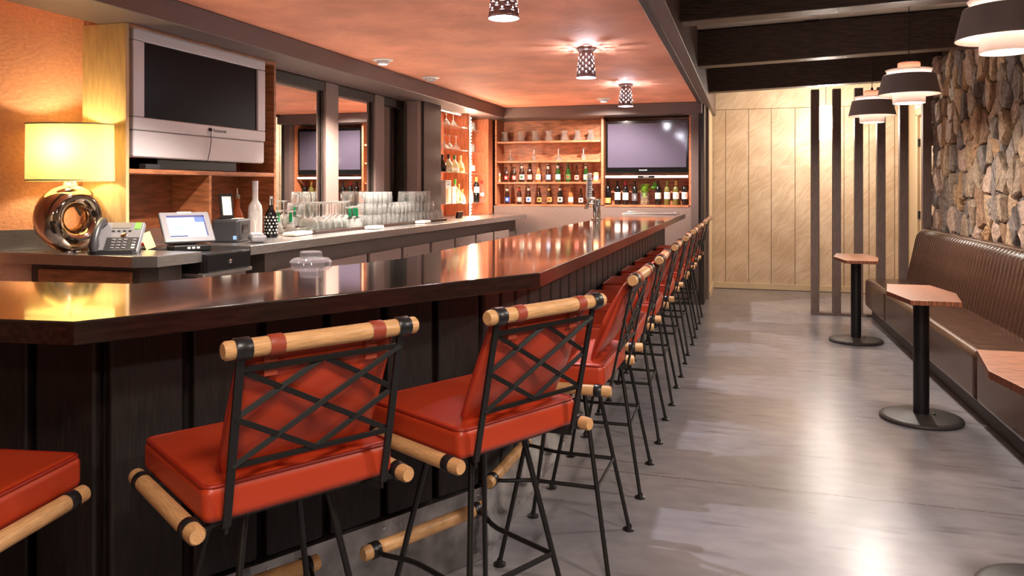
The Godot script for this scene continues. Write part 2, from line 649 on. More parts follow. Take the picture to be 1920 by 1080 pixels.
	for dj in [3.68, 7.4, -0.1]:
		var yj := int((11.0 - dj) / 14.0 * h)
		for x in w:
			if n2.get_noise_1d(x * 0.7) > -0.35:
				im.set_pixel(x, yj + int(2.0 * n1.get_noise_1d(x * 0.05)), Color(0.36, 0.32, 0.31))
	for k in 420:
		var sx := rng.randi_range(2, w - 14)
		var sy := rng.randi_range(2, h - 6)
		var dk := rng.randf_range(-0.12, 0.05)
		for q in rng.randi_range(1, 5):
			var c0 := im.get_pixel(sx + q, sy + q / 4)
			im.set_pixel(sx + q, sy + q / 4, Color(c0.r + dk, c0.g + dk, c0.b + dk))
	M.floor = mat(Color.WHITE, 0.27, 0.0, 0.5)
	M.floor.albedo_texture = ImageTexture.create_from_image(im)
	# brushed, swirled tan finish of the far wall
	var nt := FastNoiseLite.new()
	nt.seed = 21; nt.frequency = 0.045; nt.fractal_octaves = 4
	var nw := FastNoiseLite.new()
	nw.seed = 22; nw.frequency = 0.008; nw.fractal_octaves = 3
	var it := Image.create(512, 512, false, Image.FORMAT_RGB8)
	for y in 512:
		for x in 512:
			var wv := nw.get_noise_2d(x, y) * 18.0
			var l1 := nt.get_noise_2d((x * 0.82 + y * 0.57 + wv) * 1.6, (x * -0.57 + y * 0.82) * 0.16)
			var l2 := nt.get_noise_2d((x * 0.6 + y * 0.8 + wv) * 1.6 + 700.0, (x * -0.8 + y * 0.6) * 0.16)
			var pick := smoothstep(-0.25, 0.25, nw.get_noise_2d(x + 300, y + 300))
			var k := clampf(0.5 + 0.8 * lerpf(l1, l2, pick) + 0.6 * nw.get_noise_2d(x + 900, y), 0, 1)
			it.set_pixel(x, y, Color(0.78, 0.67, 0.55).lerp(Color(0.87, 0.78, 0.67), k))
	var tt := ImageTexture.create_from_image(it)
	M.tan_board = tex(mat(Color.WHITE, 0.5), tt, Vector3(0.6, 0.6, 0.6), true)
	# stones: a few tones, all rough
	M.stones = []
	var nst := noise(31, 0.02, 5, 0.66, 1.0)
	var nsb := noise(32, 0.03, 5, 0, 1, 512, true, 10.0)
	for c in [c8(200, 162, 122), c8(176, 148, 120), c8(150, 132, 118), c8(214, 176, 138), c8(186, 138, 92), c8(134, 120, 112), c8(206, 170, 146), c8(164, 122, 88)]:
		M.stones.append(bump(tex(mat(c.lightened(0.12), 0.75), nst, Vector3(3, 2, 3), true), nsb, 0.6))
	M.mortar = bump(tex(mat(c8(96, 76, 60), 0.9), nst, Vector3(2, 2, 2), true), nsb, 0.8)

# ---------------------------------------------------------------- room shell
const SLOPE := 0.03
func hi(x: float) -> float:
	return SLOPE * (x + 0.45)

func room() -> void:
	var f := MB.new()
	f.box(P(-1.0, 4.0, -0.1), Vector3(7.6, 0.2 - 0.002, 14.0))
	var a := Vector3(-4.8, 0, -11.0); var b := Vector3(2.8, 0, -11.0); var c := Vector3(2.8, 0, 3.0); var d := Vector3(-4.8, 0, 3.0)
	f.tri(a, b, c, Vector3.UP, Vector3.UP, Vector3.UP, Vector2(0, 0), Vector2(1, 0), Vector2(1, 1))
	f.tri(a, c, d, Vector3.UP, Vector3.UP, Vector3.UP, Vector2(0, 0), Vector2(1, 1), Vector2(0, 1))
	struct("floor", f, M.floor)
	# orange ceiling above the bar, and the pale one that lies on the beams
	struct("ceiling", MB.new().box(P(-2.65, 3.2, CEIL + 0.06), Vector3(4.3, 0.12, 12.4)), M.orange_ceiling)
	var up := Basis(Vector3.BACK, atan(SLOPE))
	struct("ceiling_aisle", MB.new().box(P(1.1, 4.0, 2.75 + hi(1.1) + 0.06), Vector3(3.6, 0.12, 14.2), 0.0, up), M.popcorn)
	# dark fascia between the two ceilings
	struct("trim_1", MB.new().box(P(-0.455, 4.05, 2.61), Vector3(0.09, 0.52, 14.0), 0.006), M.trim)
	struct("trim_2", MB.new().box(P(-0.52, 4.05, 2.36), Vector3(0.05, 0.03, 10.6), 0.004), M.trim_dark)
	# lowered trim beam along the left wall and along the back wall
	struct("trim_3", MB.new().box(P(-3.1, 4.2, 2.305), Vector3(0.4, 0.13, 10.3), 0.006), M.trim)
	struct("trim_4", MB.new().box(P(-1.76, 9.34, 2.305), Vector3(2.52, 0.13, 0.5), 0.006), M.trim)
	# left wall (behind mirror and fittings), slanted orange wall by the lamp, remaining enclosure
	struct("wall_left", MB.new().box(P(-3.56, 6.5, 1.2), Vector3(0.2, 2.5, 6.4)), M.orange_wall)
	var p0 := P(-4.6, 1.91, 0); var p1 := P(-3.41, 3.379, 0)
	var along := (p1 - p0).normalized()
	var out := along.cross(Vector3.UP).normalized()
	if out.dot(Vector3(1, 0, 1)) < 0:
		out = -out
	struct("wall_slanted", MB.new().box((p0 + p1) * 0.5 - out * 0.1 + Vector3(0, 1.2, 0), Vector3((p1 - p0).length(), 2.5, 0.2), 0.0, Basis(along, Vector3.UP, along.cross(Vector3.UP))), M.orange_wall)
	struct("wall_side", MB.new().box(P(-4.7, -0.5, 1.2), Vector3(0.2, 2.5, 5.0)), M.orange_wall)
	struct("wall_back", MB.new().box(P(-2.05, 9.75, 1.3), Vector3(3.2, 2.6, 0.2)), M.taupe)
	struct("wall_front", MB.new().box(P(-1.0, -3.1, 1.4), Vector3(7.8, 3.0, 0.2)), M.plain_wall)
	struct("wall_end", MB.new().box(P(2.08, 9.88, 1.4), Vector3(0.2, 3.0, 1.9)), M.tan_trim)
	# pier at the end of the bar, with grooved edge
	struct("trim_5", MB.new().box(P(-0.585, 9.45, 1.18), Vector3(0.09, 2.36, 0.5), 0.004), M.trim)
	struct("trim_6", MB.new().box(P(-0.508, 9.47, 1.3), Vector3(0.06, 2.6, 0.5), 0.006), M.trim_dark)
	# beams across the aisle
	var names := {1.25: "nearest the camera and out of view above it", 3.12: "second nearest, just above the picture", 4.99: "nearest one in view at the top edge", 6.86: "middle one with a small block on top", 8.75: "farthest one above the slat screen"}
	for dd in [1.25, 3.12, 4.99, 6.86, 8.75]:
		var o = obj("ceiling_beam", MB.new().box(P(0.83, dd + 0.085, 2.43 + hi(0.83) + 0.155), Vector3(2.5, 0.31, 0.17), 0.008, up), M.beam)
		tag(o, "dark brown ceiling beam over the aisle, " + names[dd], "beam", "ceiling beams")
	tag(obj("beam_block", MB.new().box(P(0.52, 6.88, 2.755 + hi(0.52)), Vector3(0.11, 0.03, 0.05), 0.002), M.trim_dark), "small dark block under the pale ceiling on a beam", "block")

# ---------------------------------------------------------------- bar
func offset_line(pts: Array, o: float) -> Array:   # moves a plan polyline (x, d) inward, to the left of its run
	var out := []
	for i in pts.size():
		var d0: Vector2 = (pts[i] - pts[i - 1]).normalized() if i > 0 else (pts[1] - pts[0]).normalized()
		var d1: Vector2 = (pts[i + 1] - pts[i]).normalized() if i < pts.size() - 1 else d0
		var n0 := Vector2(-d0.y, d0.x)
		var n1 := Vector2(-d1.y, d1.x)
		out.append(pts[i] + (n0 + n1) / (1.0 + n0.dot(n1)) * o)
	return out

func bar() -> void:
	var front := [Vector2(-2.75, 1.18), Vector2(-1.44, 1.345), Vector2(-0.70, 2.61), Vector2(-0.685, 9.1)]
	var back := [Vector2(-1.37, 9.1), Vector2(-1.40, 2.95), Vector2(-1.50, 2.64), Vector2(-1.835, 1.935), Vector2(-2.75, 1.80)]
	var poly := PackedVector2Array()
	for v in front + back:
		poly.append(Vector2(v.x, -v.y))
	var t := thing("bar_counter", "long glossy dark brown bar top with a slanted corner", "bar top")
	obj("top_slab", MB.new().prism(poly, BARH - 0.055, BARH, 0.004), M.counter, t)
	var e := MB.new()
	for i in 3:
		var a: Vector2 = front[i]
		var b: Vector2 = front[i + 1]
		var d := (b - a).normalized()
		var n := Vector2(d.y, -d.x)
		e.flat(P(a.x + n.x * 0.001, a.y + n.y * 0.001, BARH - 0.052), P(b.x + n.x * 0.001, b.y + n.y * 0.001, BARH - 0.052), P(b.x + n.x * 0.001, b.y + n.y * 0.001, BARH - 0.005), P(a.x + n.x * 0.001, a.y + n.y * 0.001, BARH - 0.005), Vector3(n.x, 0, -n.y))
	obj("edge_band", e, M.counter_edge, t)
	# front: carcass, boards, steel kick plates
	var face := offset_line(front, 0.25)
	var bf := thing("bar_panelling", "dark vertical boards under the bar with steel kick plate", "bar front")
	var inner := PackedVector2Array()
	for v in offset_line(front, 0.27):
		inner.append(Vector2(v.x, -v.y))
	for v in [Vector2(-1.30, 9.1), Vector2(-1.33, 2.98), Vector2(-1.43, 2.68), Vector2(-1.78, 1.99), Vector2(-2.75, 1.75)]:
		inner.append(Vector2(v.x, -v.y))
	obj("carcass", MB.new().prism(inner, 0.0, BARH - 0.055), M.board, bf)
	for i in 3:
		var a: Vector2 = face[i]
		var b: Vector2 = face[i + 1]
		var L := a.distance_to(b)
		var d := (b - a) / L
		var basis := Basis(Vector3(d.x, 0, -d.y), Vector3.UP, Vector3(d.x, 0, -d.y).cross(Vector3.UP))
		var n := int(round(L / 0.2))
		var wdt := L / n
		var bm := MB.new().box(Vector3.ZERO, Vector3(wdt - 0.02, BARH - 0.055 - 0.27, 0.034), 0.012).mesh()
		for k in n:
			var at := a + d * wdt * (k + 0.5)
			var o := obj("board", bm, M.board, bf)
			o.transform = Transform3D(basis, P(at.x, at.y, 0.27 + (BARH - 0.055 - 0.27) * 0.5))
		var np := maxi(1, int(round(L / 1.3)))
		for k in np:
			var pl := L / np
			var at := a + d * pl * (k + 0.5)
			var o := obj("kick_plate", MB.new().box(Vector3.ZERO, Vector3(pl - 0.003, 0.268, 0.05), 0.002), M.kick, bf)
			o.transform = Transform3D(basis, P(at.x, at.y, 0.135))
			var rv := MB.new()
			for q in 4:
				for hh in [0.245, 0.03]:
					rv.lathe([[0.006, 0.0], [0.005, 0.002], [0.0, 0.003]], 8, Transform3D(Basis(Vector3.RIGHT, PI / 2), Vector3(-pl * 0.5 + 0.03 + (pl - 0.06) * q / 3.0, hh - 0.135, 0.025)))
			obj("rivet", rv, M.chrome, o)
	# grey service side of the bar, seen at the far end
	var drip := thing("drip_tray", "flat steel drip tray set into the bar top's far end", "drip tray", P(-1.05, 8.85, BARH))
	obj("pan", MB.new().box(Vector3(0, 0.004, 0), Vector3(0.6, 0.008, 0.4), 0.003), M.steel, drip)
	obj("rim", MB.new().box(Vector3(0, 0.012, -0.195), Vector3(0.6, 0.016, 0.01), 0.003), M.chrome, drip)

# ---------------------------------------------------------------- steel worktops behind the bar
func back_bar() -> void:
	var t := thing("back_worktop", "long steel worktop behind the bar under the mirrors", "worktop")
	obj("slab", MB.new().prism(PackedVector2Array([Vector2(-3.4, -3.72), Vector2(-2.7, -3.72), Vector2(-2.64, -8.85), Vector2(-2.64, -9.2), Vector2(-3.4, -9.2)]), BACKH - 0.055, BACKH, 0.004), M.steel, t)
	var cab := thing("back_cabinet", "taupe base cabinets with flat doors under the steel worktop", "cabinet")
	obj("carcass", MB.new().box(P(-3.1, 6.55, (BACKH - 0.055) * 0.5), Vector3(0.66, BACKH - 0.055, 5.2)), M.taupe_dark, cab)
	var dw := 0.6
	for k in 8:
		var o := obj("door", MB.new().box(P(-2.755, 4.32 + dw * k, 0.5), Vector3(0.022, 0.74, dw - 0.05), 0.004), M.taupe, cab)
		obj("knob", MB.new().lathe([[0.0, 0.0], [0.006, 0.0], [0.006, 0.012], [0.012, 0.016], [0.012, 0.022], [0.0, 0.025]], 10, Transform3D(Basis(Vector3.FORWARD, PI / 2), P(-2.744, 4.32 + dw * k - 0.22, 0.8))), M.chrome, o)
	# nearer worktop with the lamp, and its backsplash
	var c := thing("corner_worktop", "nearer steel worktop with cut corner holding the lamp and telephone", "worktop")
	obj("slab", MB.new().prism(PackedVector2Array([Vector2(-3.715, -2.966), Vector2(-2.82, -2.966), Vector2(-2.72, -3.02), Vector2(-2.69, -3.26), Vector2(-2.69, -3.30), Vector2(-3.4, -3.30), Vector2(-3.41, -3.34)]), BACKH - 0.055, BACKH, 0.003), M.steel, c)
	obj("rear_slab", MB.new().box(P(-3.25, 3.51, BACKH - 0.0275), Vector3(0.28, 0.055, 0.415), 0.002), M.steel, c)
	var p0 := P(-3.715, 3.0, 0); var p1 := P(-3.355, 3.445, 0)
	var al := (p1 - p0).normalized()
	obj("backsplash", MB.new().box((p0 + p1) * 0.5 + Vector3(0, BACKH + 0.055, 0) + al.cross(Vector3.UP) * 0.012, Vector3((p1 - p0).length(), 0.11, 0.012), 0.002, Basis(al, Vector3.UP, al.cross(Vector3.UP))), M.steel, c)
	var cc := thing("corner_cabinet", "dark red-brown base cabinet under the nearer steel worktop", "cabinet")
	obj("carcass", MB.new().prism(PackedVector2Array([Vector2(-3.60, -3.1), Vector2(-2.9, -3.1), Vector2(-2.82, -3.14), Vector2(-2.8, -3.28), Vector2(-3.4, -3.28)]), 0.0, BACKH - 0.055), M.taupe_dark, cc)
	obj("panel", MB.new().box(P(-3.24, 3.092, 0.5), Vector3(0.6, 0.9, 0.016), 0.003), M.cab_edge, cc)
	# shelf that carries the cash drawer
	var s := thing("drawer_shelf", "low steel shelf between the two worktops carrying the cash drawer", "shelf")
	obj("shelf_plate", MB.new().box(P(-3.02, 3.5, 0.915), Vector3(0.68, 0.02, 0.41), 0.002), M.steel, s)
	obj("support", MB.new().box(P(-3.02, 3.5, 0.45), Vector3(0.6, 0.9, 0.4)), M.taupe, s)

# ---------------------------------------------------------------- television cabinet, posts, mirror
func left_fittings() -> void:
	var t := thing("television_cabinet", "tall wooden cabinet around the white television with open compartments below", "cabinet")
	var d0 := 3.24; var d1 := 4.58; var top := 2.24; var dep := 0.29; var xm := XL - dep * 0.5; var dm := (d0 + d1) * 0.5
	obj("side_panel", MB.new().box(P(xm, d0 + 0.012, (top + BACKH) * 0.5), Vector3(dep, top - BACKH, 0.024), 0.002), M.side_panel, t)
	obj("side_panel", MB.new().box(P(xm, d1 - 0.012, (top + BACKH) * 0.5), Vector3(dep, top - BACKH, 0.024), 0.002), M.cab_edge, t)
	obj("top_panel", MB.new().box(P(xm, dm, top - 0.013), Vector3(dep, 0.025, d1 - d0 - 0.05), 0.002), M.cab_edge, t)
	obj("shelf", MB.new().box(P(xm, dm, 1.458), Vector3(dep, 0.026, d1 - d0 - 0.05), 0.002), M.cab_edge, t)
	obj("divider", MB.new().box(P(xm, 3.905, (1.445 + BACKH) * 0.5), Vector3(dep - 0.004, 1.445 - BACKH, 0.024), 0.002), M.cab_edge, t)
	obj("back_panel", MB.new().box(P(XL - dep + 0.008, dm, (top + BACKH) * 0.5), Vector3(0.014, top - BACKH - 0.03, d1 - d0 - 0.05)), M.cab_wood, t)
	obj("steel_strip", MB.new().box(P(XL - dep + 0.022, 3.58, BACKH + 0.045), Vector3(0.012, 0.09, 0.6), 0.002), M.steel, t)
	# white television, slightly tilted
	var tv := thing("television", "old white wide television tilted in the wooden cabinet", "television", P(XL - 0.035, 3.875, 1.532), PI / 2)
	var fw := 1.17; var fh := 0.70
	var bz := MB.new()
	var r := 0.006
	bz.box(Vector3(0, fh - 0.035, 0), Vector3(fw, 0.07, 0.07), r)
	bz.box(Vector3(0, 0.185, 0), Vector3(fw, 0.07, 0.07), r)
	bz.box(Vector3(-fw * 0.5 + 0.042, 0.425, 0), Vector3(0.084, 0.41, 0.07), r)
	bz.box(Vector3(fw * 0.5 - 0.042, 0.425, 0), Vector3(0.084, 0.41, 0.07), r)
	obj("bezel", bz, M.silver_plastic, tv)
	obj("screen", MB.new().box(Vector3(0, 0.425, 0.012), Vector3(fw - 0.169, 0.409, 0.02)), M.screen_off, tv)
	obj("speaker_panel", MB.new().box(Vector3(0, 0.076, -0.004), Vector3(fw - 0.01, 0.148, 0.07), 0.01), M.silver_plastic, tv)
	obj("housing", MB.new().box(Vector3(0, 0.38, -0.137), Vector3(fw - 0.14, 0.58, 0.2), 0.03), M.black, tv)
	obj("foot", MB.new().box(Vector3(0, -0.03, -0.12), Vector3(0.7, 0.058, 0.2), 0.004), M.black, tv)
	obj("sensor_knob", MB.new().lathe([[0.0, 0.0], [0.011, 0.0], [0.011, 0.01], [0.006, 0.016], [0.0, 0.017]], 14, Transform3D(Basis(Vector3.RIGHT, PI / 2), Vector3(0.02, 0.19, 0.035))), M.dark_plastic, tv)
	obj("sensor_wire", MB.new().tube([Vector3(0.02, 0.182, 0.044), Vector3(0.018, 0.12, 0.048), Vector3(0.005, 0.05, 0.046), Vector3(-0.01, -0.01, 0.042)], 0.0022, 6), M.dark_plastic, tv)
	text("brand_mark", "Panasonic", 0.026, M.dark_plastic, tv, Transform3D(Basis.IDENTITY, Vector3(0.115, 0.188, 0.0355)))
	tag(obj("remote_box", MB.new().box(P(XL - 0.03, 3.44, 1.486), Vector3(0.05, 0.03, 0.11), 0.004), M.dark_plastic), "small black box on the cabinet shelf below the white television", "box")
	# mirror between the posts
	var mir := thing("wall_mirror", "large wall mirror behind the glasses between grey posts", "mirror")
	obj("mirror_glass", MB.new().box(P(-3.345, 5.83, 1.64), Vector3(0.01, 1.19, 2.48)), M.mirror, mir)
	obj("top_rail", MB.new().box(P(-3.32, 5.83, 2.2), Vector3(0.03, 0.075, 2.48), 0.003), M.trim_dark, mir)
	var pn := ["nearest the television cabinet", "in the middle of the mirror", "at the far end of the mirror"]
	var pd := [[5.53, 5.73], [6.40, 6.58], [6.98, 7.08]]
	for k in 3:
		var w: float = pd[k][1] - pd[k][0]
		var o := thing("mirror_post", "grey square post " + pn[k], "post", P(-3.315 if k < 2 else -3.19, (pd[k][0] + pd[k][1]) * 0.5, BACKH), 0.0, "posts before the mirror")
		obj("shaft", MB.new().box(Vector3(0, 0.6, 0), Vector3(0.045 if k < 2 else 0.12, 1.2, w), 0.005), M.taupe, o)
		obj("edge_strip", MB.new().box(Vector3(-0.01 if k < 2 else -0.07, 0.6, w * 0.5 + 0.007), Vector3(0.02, 1.2, 0.013), 0.003), M.trim_dark, o)
	tag(obj("wall_panel", MB.new().box(P(XL - 0.12, 7.31, 1.64), Vector3(0.27, 1.2, 0.455), 0.004), M.trim_dark), "dark brown panel between the mirror and the lit bottle niche", "panel")

# ---------------------------------------------------------------- lit niche with glass shelves
const NSH := [2.07, 1.805, 1.545, 1.193]
func glass_niche() -> void:
	var t := thing("bottle_niche", "orange lit wall niche with glass shelves next to the corner", "niche")
	obj("back_panel", MB.new().box(P(-3.445, 8.33, 1.64), Vector3(0.012, 1.2, 1.56)), M.niche_back, t)
	obj("side_panel", MB.new().box(P(XL - 0.16, 9.215, 1.64), Vector3(0.32, 1.2, 0.17), 0.003), M.niche_wood, t)
	obj("divider", MB.new().box(P(XL - 0.165, 8.44, 1.64), Vector3(0.31, 1.2, 0.02), 0.002), M.niche_wood, t)
	for hh in NSH:
		obj("glass_shelf", MB.new().box(P(XL - 0.165, 7.985, hh - 0.004), Vector3(0.30, 0.008, 0.885), 0.001), M.glass_shelf, t)
		obj("glass_shelf", MB.new().box(P(XL - 0.165, 8.787, hh - 0.004), Vector3(0.30, 0.008, 0.67), 0.001), M.glass_shelf, t)
	var led := thing("led_strip", "bright vertical strip of small lights in the bottle niche", "light strip", P(XL + 0.004, 8.44, BACKH))
	obj("channel", MB.new().box(Vector3(0, 0.59, 0), Vector3(0.01, 1.17, 0.03), 0.002), M.white_plastic, led)
	var bd := MB.new().lathe([[0.0, -0.011], [0.009, -0.007], [0.012, 0.0], [0.009, 0.007], [0.0, 0.011]], 8).mesh()
	for k in 30:
		obj("diode", bd, M.led, led).position = Vector3(0.012, 0.03 + k * 0.0385, 0)
	for k in 4:
		omni("led_strip_light", Vector3(0.035, 0.16 + k * 0.29, 0), 0.16, Color(1.0, 0.86, 0.74), 0.02, led)
	var led2 := thing("led_strip", "short horizontal light strip along the top of the bottle niche", "light strip", P(XL - 0.1, 7.99, 2.225))
	obj("channel", MB.new().box(Vector3(0, 0.008, 0), Vector3(0.02, 0.012, 0.84), 0.002), M.white_plastic, led2)
	obj("diffuser", MB.new().box(Vector3(0, -0.002, 0), Vector3(0.016, 0.008, 0.82), 0.002), M.led, led2)
	area("led_strip_light", Vector3(0, -0.012, 0), Vector2(0.82, 0.016), 0.22, Color(1.0, 0.86, 0.74), led2).rotate_object_local(Vector3.BACK, PI / 2)

# ---------------------------------------------------------------- shelves on the back wall
const BSH := [1.96, 1.712, 1.443, 1.16]
func back_shelves() -> void:
	var t := thing("wall_shelves", "wooden wall shelves with beer bottles and a television bay", "shelves")
	var x0 := -3.09; var x1 := -1.70; var x2 := -0.635; var dep := 0.3; var dm := DB + dep * 0.5
	var v := [[x0 + 0.012, 0.024], [x1, 0.03], [x2 - 0.012, 0.024]]
	for q in v:
		obj("upright", MB.new().box(P(q[0], dm, 1.70), Vector3(q[1], 1.09, dep), 0.002), M.shelf_wood, t)
	for hh in BSH:
		obj("shelf_board", MB.new().box(P((x0 + x1) * 0.5, dm, hh - 0.012), Vector3(x1 - x0 - 0.054, 0.024, dep), 0.002), M.shelf_wood, t)
	obj("shelf_board", MB.new().box(P((x2 + x1) * 0.5, dm, BSH[3] - 0.012), Vector3(x2 - x1 - 0.054, 0.024, dep), 0.002), M.shelf_wood, t)
	obj("back_panel", MB.new().box(P((x0 + x2) * 0.5, DB + dep + 0.01, 1.69), Vector3(x2 - x0, 1.1, 0.02)), M.shelf_wood, t)
	tag(obj("base_panel", MB.new().box(P(-1.87, DB + 0.02, 0.575), Vector3(2.47, 1.14, 0.03), 0.002), M.taupe), "plain taupe panel below the back wall shelves", "panel")
	# flat black television in the right bay
	var tv := thing("flat_television", "black flat television above the wine bottles on the back wall", "television", P(-1.167, DB + 0.05, 1.53))
	obj("bezel", MB.new().box(Vector3(0, 0.34, -0.03), Vector3(1.0, 0.64, 0.07), 0.006), M.black_gloss, tv)
	obj("screen", MB.new().box(Vector3(0, 0.355, 0.002), Vector3(0.945, 0.535, 0.012)), M.screen_grey, tv)
	obj("wall_mount", MB.new().box(Vector3(0, 0.34, -0.15), Vector3(0.3, 0.3, 0.2)), M.black, tv)
	text("brand_mark", "Panasonic", 0.02, M.silver_plastic, tv, Transform3D(Basis.IDENTITY, Vector3(-0.04, 0.055, 0.006)))
	var sb := thing("sound_bar", "slim silver sound bar under the black flat television", "sound bar", P(-1.167, DB + 0.045, 1.485))
	obj("housing", MB.new().box(Vector3(0, 0.018, 0), Vector3(1.0, 0.034, 0.06), 0.006), M.silver_plastic, sb)
	obj("centre_panel", MB.new().box(Vector3(0.0, 0.018, 0.031), Vector3(0.2, 0.022, 0.004)), M.black_gloss, sb)
	text("brand_mark", "Panasonic", 0.014, M.silver_plastic, sb, Transform3D(Basis.IDENTITY, Vector3(0.0, 0.018, 0.0335)))
	obj("bracket", MB.new().box(Vector3(0, 0.02, -0.13), Vector3(0.2, 0.02, 0.2)), M.black, sb)

# ---------------------------------------------------------------- far wall and slat screen
func screen_and_far_wall() -> void:
	var dw := 10.8
	var w := struct("wall_far", MB.new().box(P(1.1, dw + 0.1, 1.45), Vector3(3.5, 2.9, 0.16)), M.tan_trim)
	var xs := [-0.46, -0.28, 0.02, 0.31, 0.61, 0.91, 1.21, 1.51, 1.81, 1.96]
	for k in xs.size() - 1:
		var a: float = xs[k]
		var b: float = xs[k + 1]
		obj("panel", MB.new().box(P((a + b) * 0.5, dw + 0.01, 1.25), Vector3(b - a - 0.006, 2.36, 0.024), 0.003), M.tan_board, w)
	obj("top_panel", MB.new().box(P(0.75, dw + 0.01, 2.63), Vector3(2.42, 0.39, 0.024), 0.003), M.tan_board, w)
	obj("skirting", MB.new().box(P(0.75, dw - 0.006, 0.045), Vector3(2.42, 0.08, 0.02), 0.003), M.tan_trim, w)
	var r := struct("wall_return", MB.new().box(P(-0.5, 10.24, 1.4), Vector3(0.1, 2.8, 1.06), 0.004), M.tan_trim)
	obj("skirting", MB.new().box(P(-0.443, 10.25, 0.045), Vector3(0.014, 0.09, 1.0), 0.002), M.tan_trim, r)
	# door in the short side wall, with a sign above it
	var xw := 1.97
	var dr := struct("door_1", MB.new().box(P(xw - 0.005, 9.6, 1.1), Vector3(0.03, 2.2, 0.84), 0.004), M.tan_board)
	for dd in [9.14, 10.06]:
		obj("door_frame", MB.new().box(P(xw - 0.02, dd, 1.12), Vector3(0.06, 2.24, 0.08), 0.004), M.tan_trim, dr)
	obj("door_frame", MB.new().box(P(xw - 0.02, 9.6, 2.26), Vector3(0.06, 0.08, 1.0), 0.004), M.tan_trim, dr)
	for hh in [0.35, 1.05, 1.9]:
		obj("hinge", MB.new().box(P(xw - 0.03, 10.005, hh), Vector3(0.03, 0.09, 0.03), 0.003), M.iron, dr)
	var sg := thing("door_sign", "pale sign with reddish capitals above the door behind the screen", "sign", P(xw - 0.008, 10.0, 2.32), -PI / 2)
	obj("plate", MB.new().box(Vector3(0, 0.07, 0), Vector3(0.66, 0.14, 0.012), 0.002), M.paper, sg)
	text("lettering", "NOTICE", 0.12, M.sign_red, sg, Transform3D(Basis.IDENTITY, Vector3(0, 0.07, 0.007)))
	# slat screen
	var s := thing("slat_screen", "open screen of six dark upright posts by the banquette", "screen", P(1.245, 8.87, 0))
	var pm := MB.new().box(Vector3(0, 1.2, 0), Vector3(0.082, 2.4 - 0.0, 0.09), 0.003).mesh()
	for k in 6:
		obj("post", pm, M.post, s).position = Vector3(-0.542 + 0.2165 * k, 0.03, 0)
	obj("bottom_rail", MB.new().box(Vector3(0, 0.015, 0), Vector3(1.17, 0.03, 0.09), 0.003), M.post, s)
	# glowing cylinder pendant behind the screen
	var p := thing("cylinder_pendant", "glowing white cylinder pendant behind the slat screen", "pendant lamp", P(0.91, 9.9, 1.95))
	obj("shade", MB.new().lathe([[0.0, 0.0], [0.1, 0.0], [0.105, 0.005], [0.105, 0.395], [0.1, 0.4], [0.0, 0.4]], 24), M.cylinder_glow, p)
	obj("cord", MB.new().tube([Vector3(0, 0.4, 0), Vector3(0, 0.86, 0)], 0.003, 6), M.iron, p)
	omni("cylinder_pendant_light", Vector3(0, 0.2, 0), 0.75, SOFT, 0.1, p)

# ---------------------------------------------------------------- stone wall
func wall_x(d: float) -> float:
	return 1.9 + (8.75 - d) * 0.021

